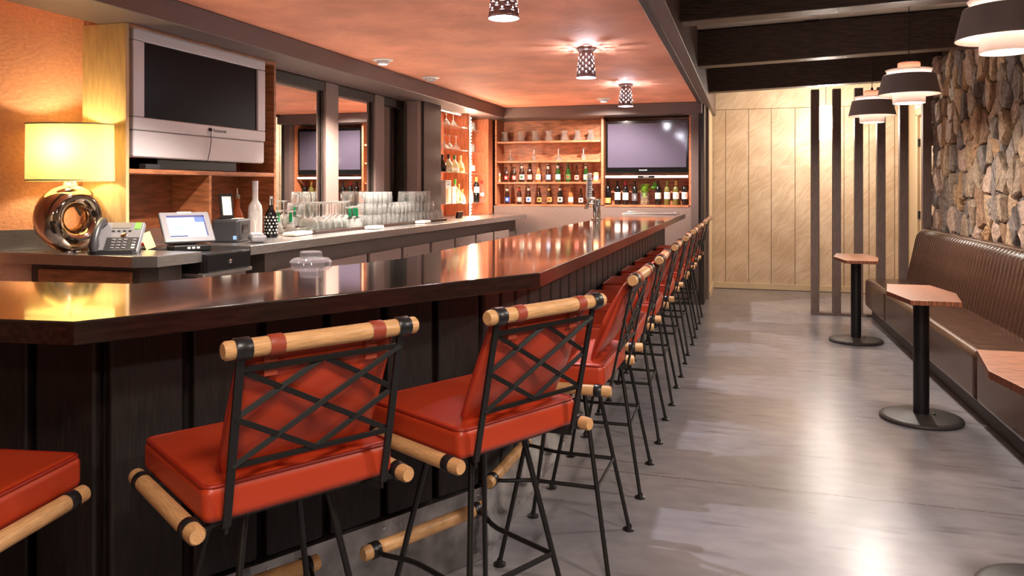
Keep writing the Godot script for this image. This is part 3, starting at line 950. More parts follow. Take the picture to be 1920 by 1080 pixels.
func stone_wall() -> void:
	var a := -0.021
	var dirv := Vector3(0.021, 0, 1.0).normalized()   # towards the camera
	var outv := Vector3(-1, 0, 0.021).normalized()     # into the room
	var b := Basis(dirv, Vector3.UP, dirv.cross(Vector3.UP))
	if b.z.dot(outv) < 0:
		b = Basis(-dirv, Vector3.UP, (-dirv).cross(Vector3.UP))
	var w := struct("wall_right", MB.new().box(P(wall_x(2.9) + 0.12, 2.9, 1.45), Vector3(12.0, 2.9, 0.24), 0.0, b), M.mortar)
	# stones: cells of a jittered grid, taller than wide
	var d0 := 4.55; var d1 := 8.93; var h0 := 0.9; var h1 := 2.72
	var cw := 0.165; var ch := 0.225
	var nx := int((d1 - d0) / cw); var ny := int((h1 - h0) / ch)
	var pts := []
	for j in range(-1, ny + 2):
		for i in range(-1, nx + 2):
			var q := Vector2((i + 0.5 + (0.5 if j % 2 else 0.0)) * cw + rng.randf_range(-0.075, 0.075), (j + 0.5) * ch + rng.randf_range(-0.1, 0.1))
			pts.append(q)
	var W := d1 - d0; var H := h1 - h0
	var count := 0
	for i in pts.size():
		var c: Vector2 = pts[i]
		if c.x < 0 or c.y < 0 or c.x > W or c.y > H:
			continue
		var poly := PackedVector2Array([Vector2(-0.04, 0), Vector2(W + 0.03, 0), Vector2(W + 0.03, H), Vector2(-0.04, H)])
		for j in pts.size():
			if j == i:
				continue
			var e: Vector2 = pts[j]
			if absf(e.x - c.x) > 0.6 or absf(e.y - c.y) > 0.75:
				continue
			var mid := (e + c) * 0.5
			# measure distances with height squeezed, so that cells stand upright
			var nrm := Vector2((e.x - c.x), (e.y - c.y) * rng.randf_range(0.35, 0.6)).normalized()
			poly = clip(poly, mid, nrm)
			if poly.size() < 3:
				break
		if poly.size() < 3:
			continue
		poly = MB.inset(poly, 0.006)
		var mb := MB.new()
		var dep := rng.randf_range(0.03, 0.085)
		var tilt := Vector2(rng.randf_range(-0.22, 0.22), rng.randf_range(-0.16, 0.16))
		var cen := Vector2.ZERO
		for v in poly:
			cen += v / poly.size()
		var rings := []
		for lv in [[1.0, 0.0], [1.0, 0.72], [0.9, 0.96], [0.5, 1.02]]:
			var ring := []
			for k in poly.size():
				for sub in 2:
					var v: Vector2 = poly[k].lerp(poly[(k + 1) % poly.size()], sub * 0.5)
					var o := v - cen
					var rr: float = lv[0] * (1.0 if sub == 0 else 0.985) * rng.randf_range(0.95, 1.0)
					var q := o * rr
					var z: float = dep * lv[1] + (0.0 if lv[1] == 0.0 else q.dot(tilt) * 0.6) + (0.0 if lv[1] == 0.0 else rng.randf_range(-0.006, 0.006))
					ring.append(Vector3(q.x, q.y, maxf(z, 0.0)))
			rings.append(ring)
		var m: int = rings[0].size()
		for l in 3:
			for k in m:
				var k2 := (k + 1) % m
				mb.flat3(rings[l][k], rings[l][k2], rings[l + 1][k2], Vector3(rings[l][k].x, rings[l][k].y, 0.05))
				mb.flat3(rings[l][k], rings[l + 1][k2], rings[l + 1][k], Vector3(rings[l][k].x, rings[l][k].y, 0.05))
		for k in m:
			mb.flat3(rings[3][k], rings[3][(k + 1) % m], Vector3(0, 0, dep * 1.06), Vector3(0, 0, 1))
		var o := obj("stone", mb, M.stones[rng.randi_range(0, M.stones.size() - 1)], w)
		var dd := d1 - cen.x
		# local x runs towards the camera along the wall, local z into the room
		var bz := outv
		var by := Vector3.UP
		var bx := dirv
		o.transform = Transform3D(Basis(bx, by, bz), P(wall_x(dd), dd, h0 + cen.y))
		count += 1
	print("stones ", count)

func clip(poly: PackedVector2Array, at: Vector2, n: Vector2) -> PackedVector2Array:
	var out := PackedVector2Array()
	var m := poly.size()
	for i in m:
		var p := poly[i]
		var q := poly[(i + 1) % m]
		var dp := (p - at).dot(n)
		var dq := (q - at).dot(n)
		if dp <= 0:
			out.append(p)
		if (dp < 0 and dq > 0) or (dp > 0 and dq < 0):
			out.append(p.lerp(q, dp / (dp - dq)))
	return out

# ---------------------------------------------------------------- banquette and tables
func banquette() -> void:
	var dirv := Vector3(0.021, 0, 1.0).normalized()
	var t := thing("banquette", "long brown leather banquette with channelled back along the stone wall", "banquette")
	t.transform = Transform3D(Basis(dirv, Vector3.UP, dirv.cross(Vector3.UP)), P(1.25, 8.78, 0))
	var L := 6.6
	for seg in [[0.02, 2.2], [2.23, 4.4], [4.43, L]]:
		obj("plinth", MB.new().box(Vector3((seg[0] + seg[1]) * 0.5, 0.055, -0.27), Vector3(seg[1] - seg[0], 0.11, 0.54), 0.003), M.plinth, t)
	for seg in [[-0.03, 1.03], [1.04, 3.73], [3.74, L]]:
		obj("seat_cushion", MB.new().pillow(Vector3((seg[0] + seg[1]) * 0.5, 0.265, -0.22), Vector3(seg[1] - seg[0], 0.305, 0.56), 0.045, Vector3(0, 0.012, 0.008), 10), M.brown_leather, t)
	# back: profile (z, height) from the seat up and over the top
	var prof := [[-0.36, 0.40], [-0.372, 0.45], [-0.39, 0.55], [-0.41, 0.65], [-0.43, 0.75], [-0.445, 0.83], [-0.458, 0.88], [-0.478, 0.915], [-0.505, 0.932]]
	var cw := 0.0785
	var rows := []
	for i in prof.size():
		var line := []
		for k in 9:
			var s := k / 8.0
			var bulge := 0.034 * sqrt(maxf(0.0, 1.0 - pow(2.0 * s - 1.0, 2))) * (1.0 if i < prof.size() - 2 else 0.55)
			var up := 0.45 if i >= prof.size() - 2 else 0.0
			line.append(Vector3(cw * s, prof[i][1] + bulge * up, prof[i][0] + bulge))
		rows.append(line)
	var cm := MB.new().grid(rows, Vector3(cw * 0.5, 0.6, -1.0)).mesh()
	for k in int(L / cw):
		obj("channel", cm, M.brown_leather, t).position = Vector3(-0.02 + k * cw, 0, 0)
	# padded roll over the top, and the body behind
	var roll := []
	var body := [[-0.478, 0.92], [-0.50, 0.944], [-0.54, 0.952], [-0.555, 0.94], [-0.565, 0.90], [-0.565, 0.1], [-0.44, 0.1], [-0.365, 0.395], [-0.372, 0.45], [-0.41, 0.65], [-0.45, 0.83]]
	var m := MB.new()
	for xe in [-0.02, L]:
		var c := Vector3(xe, 0.55, -0.5)
		for i in body.size():
			var a := Vector3(xe, body[i][1], body[i][0])
			var b := Vector3(xe, body[(i + 1) % body.size()][1], body[(i + 1) % body.size()][0])
			m.flat3(a, b, c, Vector3(-1 if xe < 1 else 1, 0, 0))
	for i in body.size():
		var p: Array = body[i]
		var q: Array = body[(i + 1) % body.size()]
		m.flat(Vector3(-0.02, p[1], p[0]), Vector3(L, p[1], p[0]), Vector3(L, q[1], q[0]), Vector3(-0.02, q[1], q[0]), Vector3(0, (p[1] + q[1]) * 0.5 - 0.6, (p[0] + q[0]) * 0.5 + 0.5))
	obj("back_body", m, M.brown_leather, t)
	obj("end_piping", MB.new().tube([Vector3(-0.02, 0.42, -0.352), Vector3(-0.02, 0.55, -0.378), Vector3(-0.02, 0.75, -0.42), Vector3(-0.02, 0.86, -0.444), Vector3(-0.02, 0.915, -0.468), Vector3(-0.02, 0.945, -0.51), Vector3(-0.02, 0.95, -0.56)], 0.006, 8), M.brown_leather, t)

func tables() -> void:
	var spots := [[0.985, 5.03, "middle small wooden table before the banquette"], [0.93, 7.42, "farthest small wooden table next to the slat screen"], [0.965, 2.94, "nearest small wooden table cut by the right picture edge"]]
	var first: Node3D = null
	for s in spots:
		if first == null:
			first = thing("pedestal_table", s[2], "table", P(s[0], s[1], 0), 0.0, "pedestal tables along the banquette")
			var hx := PackedVector2Array([Vector2(-0.125, -0.375), Vector2(0.125, -0.375), Vector2(0.185, 0.0), Vector2(0.125, 0.375), Vector2(-0.125, 0.375), Vector2(-0.185, 0.0)])
			obj("table_top", MB.new().prism(hx, 0.724, 0.752, 0.002), M.table_wood, first)
			var e := MB.new()
			for i in 6:
				var a: Vector2 = hx[i] * 1.002
				var b: Vector2 = hx[(i + 1) % 6] * 1.002
				e.flat(Vector3(a.x, 0.726, a.y), Vector3(b.x, 0.726, b.y), Vector3(b.x, 0.75, b.y), Vector3(a.x, 0.75, a.y), Vector3((a.x + b.x), 0, (a.y + b.y)))
			obj("edge_band", e, M.table_edge, first)
			obj("column", MB.new().lathe([[0.043, 0.02], [0.043, 0.712], [0.0, 0.712]], 24), M.black, first)
			obj("top_plate", MB.new().box(Vector3(0, 0.718, 0), Vector3(0.22, 0.012, 0.3), 0.002), M.black, first)
			var base := obj("base", MB.new().lathe([[0.0, 0.0], [0.215, 0.0], [0.224, 0.004], [0.225, 0.014], [0.219, 0.021], [0.19, 0.026], [0.09, 0.034], [0.06, 0.04], [0.0, 0.04]], 48), M.table_base, first)
			obj("set_screw", MB.new().lathe([[0.0, 0.0], [0.012, 0.0], [0.012, 0.008], [0.0, 0.01]], 8, Transform3D(Basis.IDENTITY, Vector3(0.063, 0.036, 0.015))), M.black, base)
		else:
			copy(first, "pedestal_table", P(s[0], s[1], 0), 0.0, s[2])

# ---------------------------------------------------------------- lamps
func pendants() -> void:
	var spots := [[1.0, 5.47, "middle dark layered pendant lamp above the tables"], [1.0, 6.99, "farthest dark layered pendant lamp before the slat screen"], [1.0, 3.53, "nearest dark layered pendant lamp at the top right corner"], [1.0, 1.9, "unseen dark layered pendant lamp out of view beside the camera, lighting the near floor"]]  # last pendant is out of view and lights the near floor
	var first: Node3D = null
	for s in spots:
		if first == null:
			first = thing("pendant_lamp", s[2], "pendant lamp", P(s[0], s[1], 1.97), 0.0, "layered pendant lamps over the banquette")
			var cone := obj("shade", MB.new().lathe([[0.184, 0.0], [0.155, 0.125], [0.149, 0.128]], 48).lathe([[0.182, 0.001], [0.153, 0.122]], 48, Transform3D.IDENTITY, 0.0, TAU, -1.0), M.lamp_dark, first)
			obj("shade_lining", MB.new().lathe([[0.1815, 0.0015], [0.1525, 0.122]], 48, Transform3D.IDENTITY, 0.0, TAU, -1.0), M.lamp_white, cone)
			obj("inner_cylinder", MB.new().lathe([[0.096, -0.055], [0.096, 0.06], [0.094, 0.06], [0.094, -0.055], [0.096, -0.055]], 40), M.lamp_white, first)
			obj("diffuser_light", MB.new().lathe([[0.0, -0.044], [0.0935, -0.044], [0.0935, -0.04], [0.0, -0.04]], 40), M.pendant_glow, first)
			obj("bulb_light", MB.new().lathe([[0.0, 0.07], [0.02, 0.075], [0.028, 0.09], [0.02, 0.108], [0.0, 0.113]], 16), M.bulb_glow, first)
			obj("flared_ring", MB.new().lathe([[0.12, 0.126], [0.138, 0.162], [0.136, 0.162], [0.118, 0.126], [0.12, 0.126]], 40), M.lamp_white, first)
			obj("cap", MB.new().lathe([[0.062, 0.165], [0.066, 0.168], [0.066, 0.205], [0.06, 0.21], [0.0, 0.21]], 32), M.lamp_cap, first)
			obj("strut", MB.new().tube([Vector3(-0.15, 0.127, 0), Vector3(-0.066, 0.168, 0)], 0.003, 6).tube([Vector3(0.15, 0.127, 0), Vector3(0.066, 0.168, 0)], 0.003, 6).tube([Vector3(0, 0.17, 0), Vector3(0, 0.108, 0)], 0.008, 8).tube([Vector3(-0.095, 0.055, 0), Vector3(-0.16, 0.09, 0)], 0.002, 6).tube([Vector3(0.095, 0.055, 0), Vector3(0.16, 0.09, 0)], 0.002, 6), M.lamp_white, first)
			obj("cord_grip", MB.new().lathe([[0.011, 0.21], [0.009, 0.235], [0.003, 0.24]], 10), M.iron, first)
			obj("cord", MB.new().tube([Vector3(0, 0.235, 0), Vector3(0, 0.80, 0)], 0.003, 6), M.iron, first)
			area("pendant_light", Vector3(0, -0.06, 0), Vector2(0.16, 0.16), PEND, SOFT, first)
			omni("pendant_bulb_light", Vector3(0, 0.09, 0), PEND * 0.06, SOFT, 0.02, first)
		else:
			copy(first, "pendant_lamp", P(s[0], s[1], 1.97), 0.0, s[2])

const PEND := 1.25
const CAN := 1.5
func can_mesh() -> ArrayMesh:   # tapering can whose wall is pierced by round holes
	var mb := MB.new()
	var cols := 16
	var rws := 9
	var h0 := -0.205
	var h1 := -0.022
	var point := func(u: float, v: float) -> Vector3:
		var r := lerpf(0.0715, 0.049, v)
		return Vector3(r * cos(u * TAU), lerpf(h0, h1, v), r * sin(u * TAU))
	for i in rws:
		for k in cols:
			var u0 := float(k) / cols
			var u1 := float(k + 1) / cols
			var v0 := float(i) / rws
			var v1 := float(i + 1) / rws
			if (i + k) % 2 == 0 and i > 0 and i < rws - 1:
				var um := (u0 + u1) * 0.5
				var vm := (v0 + v1) * 0.5
				var rr: float = lerpf(0.0715, 0.049, vm)
				for q in 8:
					var ring := []
					for w in 2:
						var an := TAU * (q + w) / 8.0
						var hole: Vector3 = point.call(um + 0.004 * cos(an) / (rr * TAU), vm + 0.004 * sin(an) / (h1 - h0))
						var sx := cos(an); var sy := sin(an)
						var k2 := 1.0 / maxf(absf(sx), absf(sy))
						var edge: Vector3 = point.call(um + sx * k2 * (u1 - u0) * 0.5, vm + sy * k2 * (v1 - v0) * 0.5)
						ring.append([hole, edge])
					mb.flat(ring[0][0], ring[0][1], ring[1][1], ring[1][0], Vector3(cos(um * TAU), 0, sin(um * TAU)))
			else:
				mb.flat(point.call(u0, v0), point.call(u1, v0), point.call(u1, v1), point.call(u0, v1), Vector3(cos((u0 + u1) * PI), 0, sin((u0 + u1) * PI)))
	mb.lathe([[0.0715, -0.205], [0.0735, -0.21], [0.0715, -0.214], [0.0695, -0.208]], 32)
	return mb.mesh()

func ceiling_lights() -> void:
	var spots := [[-1.10, 5.38, "middle perforated metal can light on the orange ceiling"], [-1.12, 7.38, "farthest perforated metal can light on the orange ceiling"], [-1.08, 3.38, "nearest perforated metal can light cut by the top edge"]]
	var first: Node3D = null
	for s in spots:
		if first == null:
			first = thing("can_light", s[2], "ceiling light", P(s[0], s[1], CEIL), 0.0, "perforated can lights over the bar")
			obj("flange", MB.new().lathe([[0.0, 0.0], [0.068, 0.0], [0.07, -0.004], [0.068, -0.016], [0.06, -0.022], [0.049, -0.022]], 32), M.can, first)
			obj("perforated_can", can_mesh(), M.can, first)
			obj("bulb_light", MB.new().lathe([[0.0, -0.03], [0.014, -0.035], [0.016, -0.07], [0.03, -0.1], [0.033, -0.115], [0.024, -0.135], [0.0, -0.142]], 20), M.can_bulb, first)
			omni("can_bulb_light", Vector3(0, -0.112, 0), CAN, COOL, 0.018, first)
		else:
			copy(first, "can_light", P(s[0], s[1], CEIL), 0.0, s[2])
	# unseen panel lights, placed to light the near stools and front of the room
	for e in [[0.35, 0.2, "unseen square panel light in the aisle ceiling, placed to light the nearest stools"], [0.75, -1.7, "unseen square panel light far behind the camera, placed to light the front of the room"]]:
		var t := thing("unseen_panel_light", e[2], "ceiling light", P(e[0], e[1], 2.74 + hi(e[0])), 0.0, "unseen panel lights out of view")
		obj("frame", MB.new().box(Vector3(0, -0.01, 0), Vector3(0.5, 0.02, 0.5), 0.004), M.white_plastic, t)
		obj("diffuser_light", MB.new().box(Vector3(0, -0.022, 0), Vector3(0.42, 0.006, 0.42)), M.unseen_panel_glow, t)
		area("unseen_panel_area_light", Vector3(0, -0.03, 0), Vector2(0.42, 0.42), 2.8, SOFT, t)
	# recessed eyeball lights
	var eye := [[-2.2, 3.15, 0.6, "unseen recessed eyeball light out of view, placed to light the lamp worktop and television"], [-2.72, 5.41, 1.0, "lit recessed eyeball light near the grey trim"], [-2.74, 6.4, 0.0, "recessed eyeball light that looks unlit near the niche"], [-1.54, 8.5, 1.0, "lit recessed eyeball light by the back wall"]]  # first one is out of view, placed to light the worktop and television
	for e in eye:
		var t := thing("eyeball_light", e[3], "ceiling light", P(e[0], e[1], CEIL), 0.0, "recessed eyeball lights in the orange ceiling")
		obj("trim_ring", MB.new().lathe([[0.045, 0.0], [0.078, 0.0], [0.08, -0.003], [0.075, -0.008], [0.052, -0.01], [0.045, 0.0]], 32), M.white_plastic, t)
		obj("eyeball", MB.new().lathe([[0.05, -0.006], [0.048, -0.02], [0.04, -0.032], [0.034, -0.036]], 24), M.eyeball, t)
		obj("lens_light" if e[2] > 0 else "lens", MB.new().lathe([[0.034, -0.036], [0.02, -0.038], [0.0, -0.039]], 24), M.lens_glow if e[2] > 0 else M.grey_plastic, t)
		if e[2] > 0:
			spot("eyeball_spot_light", Vector3(0, -0.045, 0), Vector3(0.0, -1.0, 0.0) if e[0] < -2 else Vector3(-0.05, -1.0, -0.3), 8.0 * e[2] if e[0] < -2 else 5.0, SOFT, 0.03, 60.0 if e[0] < -2 else 72.0, t)

# ---------------------------------------------------------------- bar stools
func make_stool(label: String) -> Node3D:
	var t := thing("bar_stool", label, "bar stool", Vector3.ZERO, 0.0, "red leather bar stools")
	# local: x across, z towards the back of the stool
	for sx in [-1.0, 1.0]:
		for sz in [-1.0, 1.0]:
			var foot := Vector3(sx * 0.215, 0.008, sz * 0.2)
			var topp := Vector3(sx * 0.10, 0.645, sz * 0.085)
			var lg := obj("leg", MB.new().tube([foot, topp], 0.0085, 8), M.iron, t)
			obj("glide", MB.new().lathe([[0.0, 0.0], [0.023, 0.0], [0.024, 0.006], [0.012, 0.012], [0.009, 0.022]], 16, Transform3D(Basis.IDENTITY, Vector3(foot.x, 0.0, foot.z))), M.iron, lg)
	obj("swivel_plate", MB.new().box(Vector3(0, 0.65, 0), Vector3(0.26, 0.014, 0.22), 0.003).box(Vector3(0, 0.664, 0), Vector3(0.4, 0.014, 0.3), 0.003), M.iron, t)
	# foot rest: hoop, back bar and wooden dowel at the front
	for sx in [-1.0, 1.0]:
		var pts := []
		for q in [[0.20, -0.222], [0.196, -0.19], [0.182, -0.155], [0.166, -0.12], [0.158, -0.08], [0.157, -0.03], [0.157, 0.15]]:
			pts.append(Vector3(sx * q[0], 0.30, q[1]))
		obj("hoop", MB.new().tube(pts, 0.0075, 8), M.iron, t)
		obj("dowel_band", MB.new().lathe([[0.0235, -0.014], [0.0245, -0.012], [0.0245, 0.012], [0.0235, 0.014]], 18, Transform3D(Basis(Vector3.BACK, PI / 2), Vector3(sx * 0.20, 0.30, -0.235))), M.black_strap, t)
	obj("back_bar", MB.new().bar(Vector3(-0.158, 0.30, 0.148), Vector3(0.158, 0.30, 0.148), 0.016, 0.006, Vector3.UP), M.iron, t)
	obj("footrest_dowel", MB.new().dowel(Vector3(-0.24, 0.30, -0.235), Vector3(0.24, 0.30, -0.235), 0.022), M.dowel_x, t)
	# seat
	var seat := obj("seat", MB.new().pillow(Vector3(0, 0.712, -0.03), Vector3(0.455, 0.082, 0.43), 0.022, Vector3(0.0, 0.014, 0.0), 8), M.leather_red, t)
	var pip := []
	for q in [[-1, -1], [1, -1], [1, 1], [-1, 1]]:
		for k in 5:
			var an := atan2(q[1], q[0]) - PI / 4 + k / 4.0 * PI / 2
			pip.append(Vector3(q[0] * 0.2 + 0.022 * cos(an), 0.749, -0.03 + q[1] * 0.1875 + 0.022 * sin(an)))
	obj("piping", MB.new().tube(pip, 0.0045, 6, false, true), M.leather_pipe, seat)
	for sx in [-1.0, 1.0]:
		obj("side_dowel", MB.new().dowel(Vector3(sx * 0.25, 0.672, -0.215), Vector3(sx * 0.25, 0.672, 0.215), 0.0195), M.dowel_z, t)
		for zz in [-0.165, 0.17]:
			obj("dowel_band", MB.new().lathe([[0.0205, -0.014], [0.0218, -0.012], [0.0218, 0.012], [0.0205, 0.014]], 18, Transform3D(Basis(Vector3.RIGHT, PI / 2), Vector3(sx * 0.25, 0.672, zz))), M.black_strap, t)
			obj("seat_arm", MB.new().bar(Vector3(sx * 0.24, 0.66, zz), Vector3(sx * 0.12, 0.66, zz * 0.7), 0.012, 0.006, Vector3.UP), M.iron, t)
	# back frame: uprights, rails and lattice
	var bx := 0.187
	var lo := Vector3(0, 0.80, 0.228)
	var hi_ := Vector3(0, 1.005, 0.272)
	for sx in [-1.0, 1.0]:
		obj("upright", MB.new().bar(Vector3(sx * bx, 0.668, 0.2), Vector3(sx * bx, 1.045, 0.28), 0.018, 0.008, Vector3.RIGHT).bar(Vector3(sx * bx, 0.66, 0.2), Vector3(sx * 0.14, 0.66, 0.1), 0.016, 0.007, Vector3.UP), M.iron, t)
		obj("back_band", MB.new().lathe([[0.0215, -0.017], [0.0235, -0.014], [0.0235, 0.014], [0.0215, 0.017]], 18, Transform3D(Basis(Vector3.BACK, PI / 2), Vector3(sx * bx, 1.05, 0.283))), M.black_strap, t)
		obj("strap", MB.new().lathe([[0.0207, -0.016], [0.0222, -0.013], [0.0222, 0.013], [0.0207, 0.016]], 18, Transform3D(Basis(Vector3.BACK, PI / 2), Vector3(sx * 0.118, 1.05, 0.283))).box(Vector3(sx * 0.118, 1.012, 0.262), Vector3(0.03, 0.06, 0.005), 0.001), M.strap, t)
	obj("back_dowel", MB.new().dowel(Vector3(-0.225, 1.05, 0.283), Vector3(0.225, 1.05, 0.283), 0.0195), M.dowel_x, t)
	for e in [lo, hi_]:
		obj("lattice_rail", MB.new().bar(e + Vector3(-bx, 0, 0), e + Vector3(bx, 0, 0), 0.0125, 0.006, Vector3.UP), M.iron, t)
	var mid := (lo + hi_) * 0.5
	for e in [[lo, -bx, hi_, bx], [hi_, -bx, lo, bx], [mid, -bx, hi_, 0.0], [hi_, 0.0, mid, bx], [mid, bx, lo, 0.0], [lo, 0.0, mid, -bx]]:
		var off := 0.003 if e[0] == lo else -0.003
		obj("lattice_bar", MB.new().bar(e[0] + Vector3(e[1], 0, off), e[2] + Vector3(e[3], 0, off), 0.0125, 0.005, Vector3(1, 1, 0)), M.iron, t)
	# back cushion: lens-shaped pad leaning forward at the bottom
	var rows := []
	var N := 12
	for i in N + 1:
		var v := float(i) / N
		var line := []
		var y := lerpf(0.752, 1.035, v)
		var zc := lerpf(0.128, 0.252, v)
		var th := 0.028 * pow(sin(PI * clampf(v * 0.96 + 0.02, 0, 1)), 0.6)
		for k in 28:
			var an := TAU * k / 28.0
			var ca := cos(an); var sa := sin(an)
			var xx := signf(ca) * pow(absf(ca), 0.5) * (0.182 - 0.012 * pow(absf(2 * v - 1), 6))
			line.append(Vector3(xx, y + sa * 0.0, zc + signf(sa) * pow(absf(sa), 0.8) * (th + 0.003)))
		rows.append(line)
	var pad := MB.new()
	# normals by ring centre
	for i in N:
		for k in 28:
			var k2 := (k + 1) % 28
			var ps := [rows[i][k], rows[i][k2], rows[i + 1][k2], rows[i + 1][k]]
			var nn := []
			for q in [[i, k], [i, k2], [i + 1, k2], [i + 1, k]]:
				var a: Vector3 = rows[maxi(q[0] - 1, 0)][q[1]]
				var c: Vector3 = rows[mini(q[0] + 1, N)][q[1]]
				var e: Vector3 = rows[q[0]][(q[1] + 27) % 28]
				var f: Vector3 = rows[q[0]][(q[1] + 1) % 28]
				var n := (c - a).cross(f - e).normalized()
				var cen := Vector3(rows[q[0]][q[1]].x * 0.6, rows[q[0]][q[1]].y, lerpf(0.128, 0.252, float(q[0]) / N))
				if n.dot(rows[q[0]][q[1]] - cen) < 0:
					n = -n
				nn.append(n)
			pad.quad(ps[0], ps[1], ps[2], ps[3], nn[0], nn[1], nn[2], nn[3])
	for i in [0, N]:
		for k in 26:
			pad.flat3(rows[i][0], rows[i][k + 1], rows[i][k + 2], Vector3(0, -1 if i == 0 else 1, 0))
	var cu := obj("back_cushion", pad, M.leather_red, t)
	var seam := []
	for q in [[-0.18, 1.03], [-0.183, 0.9], [-0.18, 0.77], [-0.15, 0.752], [0.0, 0.75], [0.15, 0.752], [0.18, 0.77], [0.183, 0.9], [0.18, 1.03]]:
		seam.append(Vector3(q[0], q[1], lerpf(0.128, 0.252, (q[1] - 0.752) / 0.283)))
	obj("piping", MB.new().tube(seam, 0.0035, 6), M.leather_pipe, cu)
	return t

func stools() -> void:
	# x, d of the seat centre, direction of the back (x, d)
	var s := [[-1.10, 1.60, 0.85, -0.53, "red bar stool nearest the camera seen from behind before the slanted bar"],
		[-0.75, 2.10, 0.88, -0.475, "red bar stool second nearest, at the bar's corner, back towards us"],
		[-1.66, 1.13, 0.17, -0.985, "red bar stool cut off at the lower left corner"]]
	var ord := ["first", "second", "third", "fourth", "fifth", "sixth", "seventh", "last"]
	for k in 8:
		s.append([-0.655, 2.85 + 0.752 * k, 1.0, rng.randf_range(-0.03, 0.03), "%s red bar stool of the straight row past the corner" % ord[k]])
	var first: Node3D = null
	for e in s:
		var turn := atan2(e[2], -e[3])
		if first == null:
			first = make_stool(e[4])
			first.position = P(e[0], e[1], 0)
			first.rotation.y = turn
		else:
			copy(first, "bar_stool", P(e[0], e[1], 0), turn, e[4])

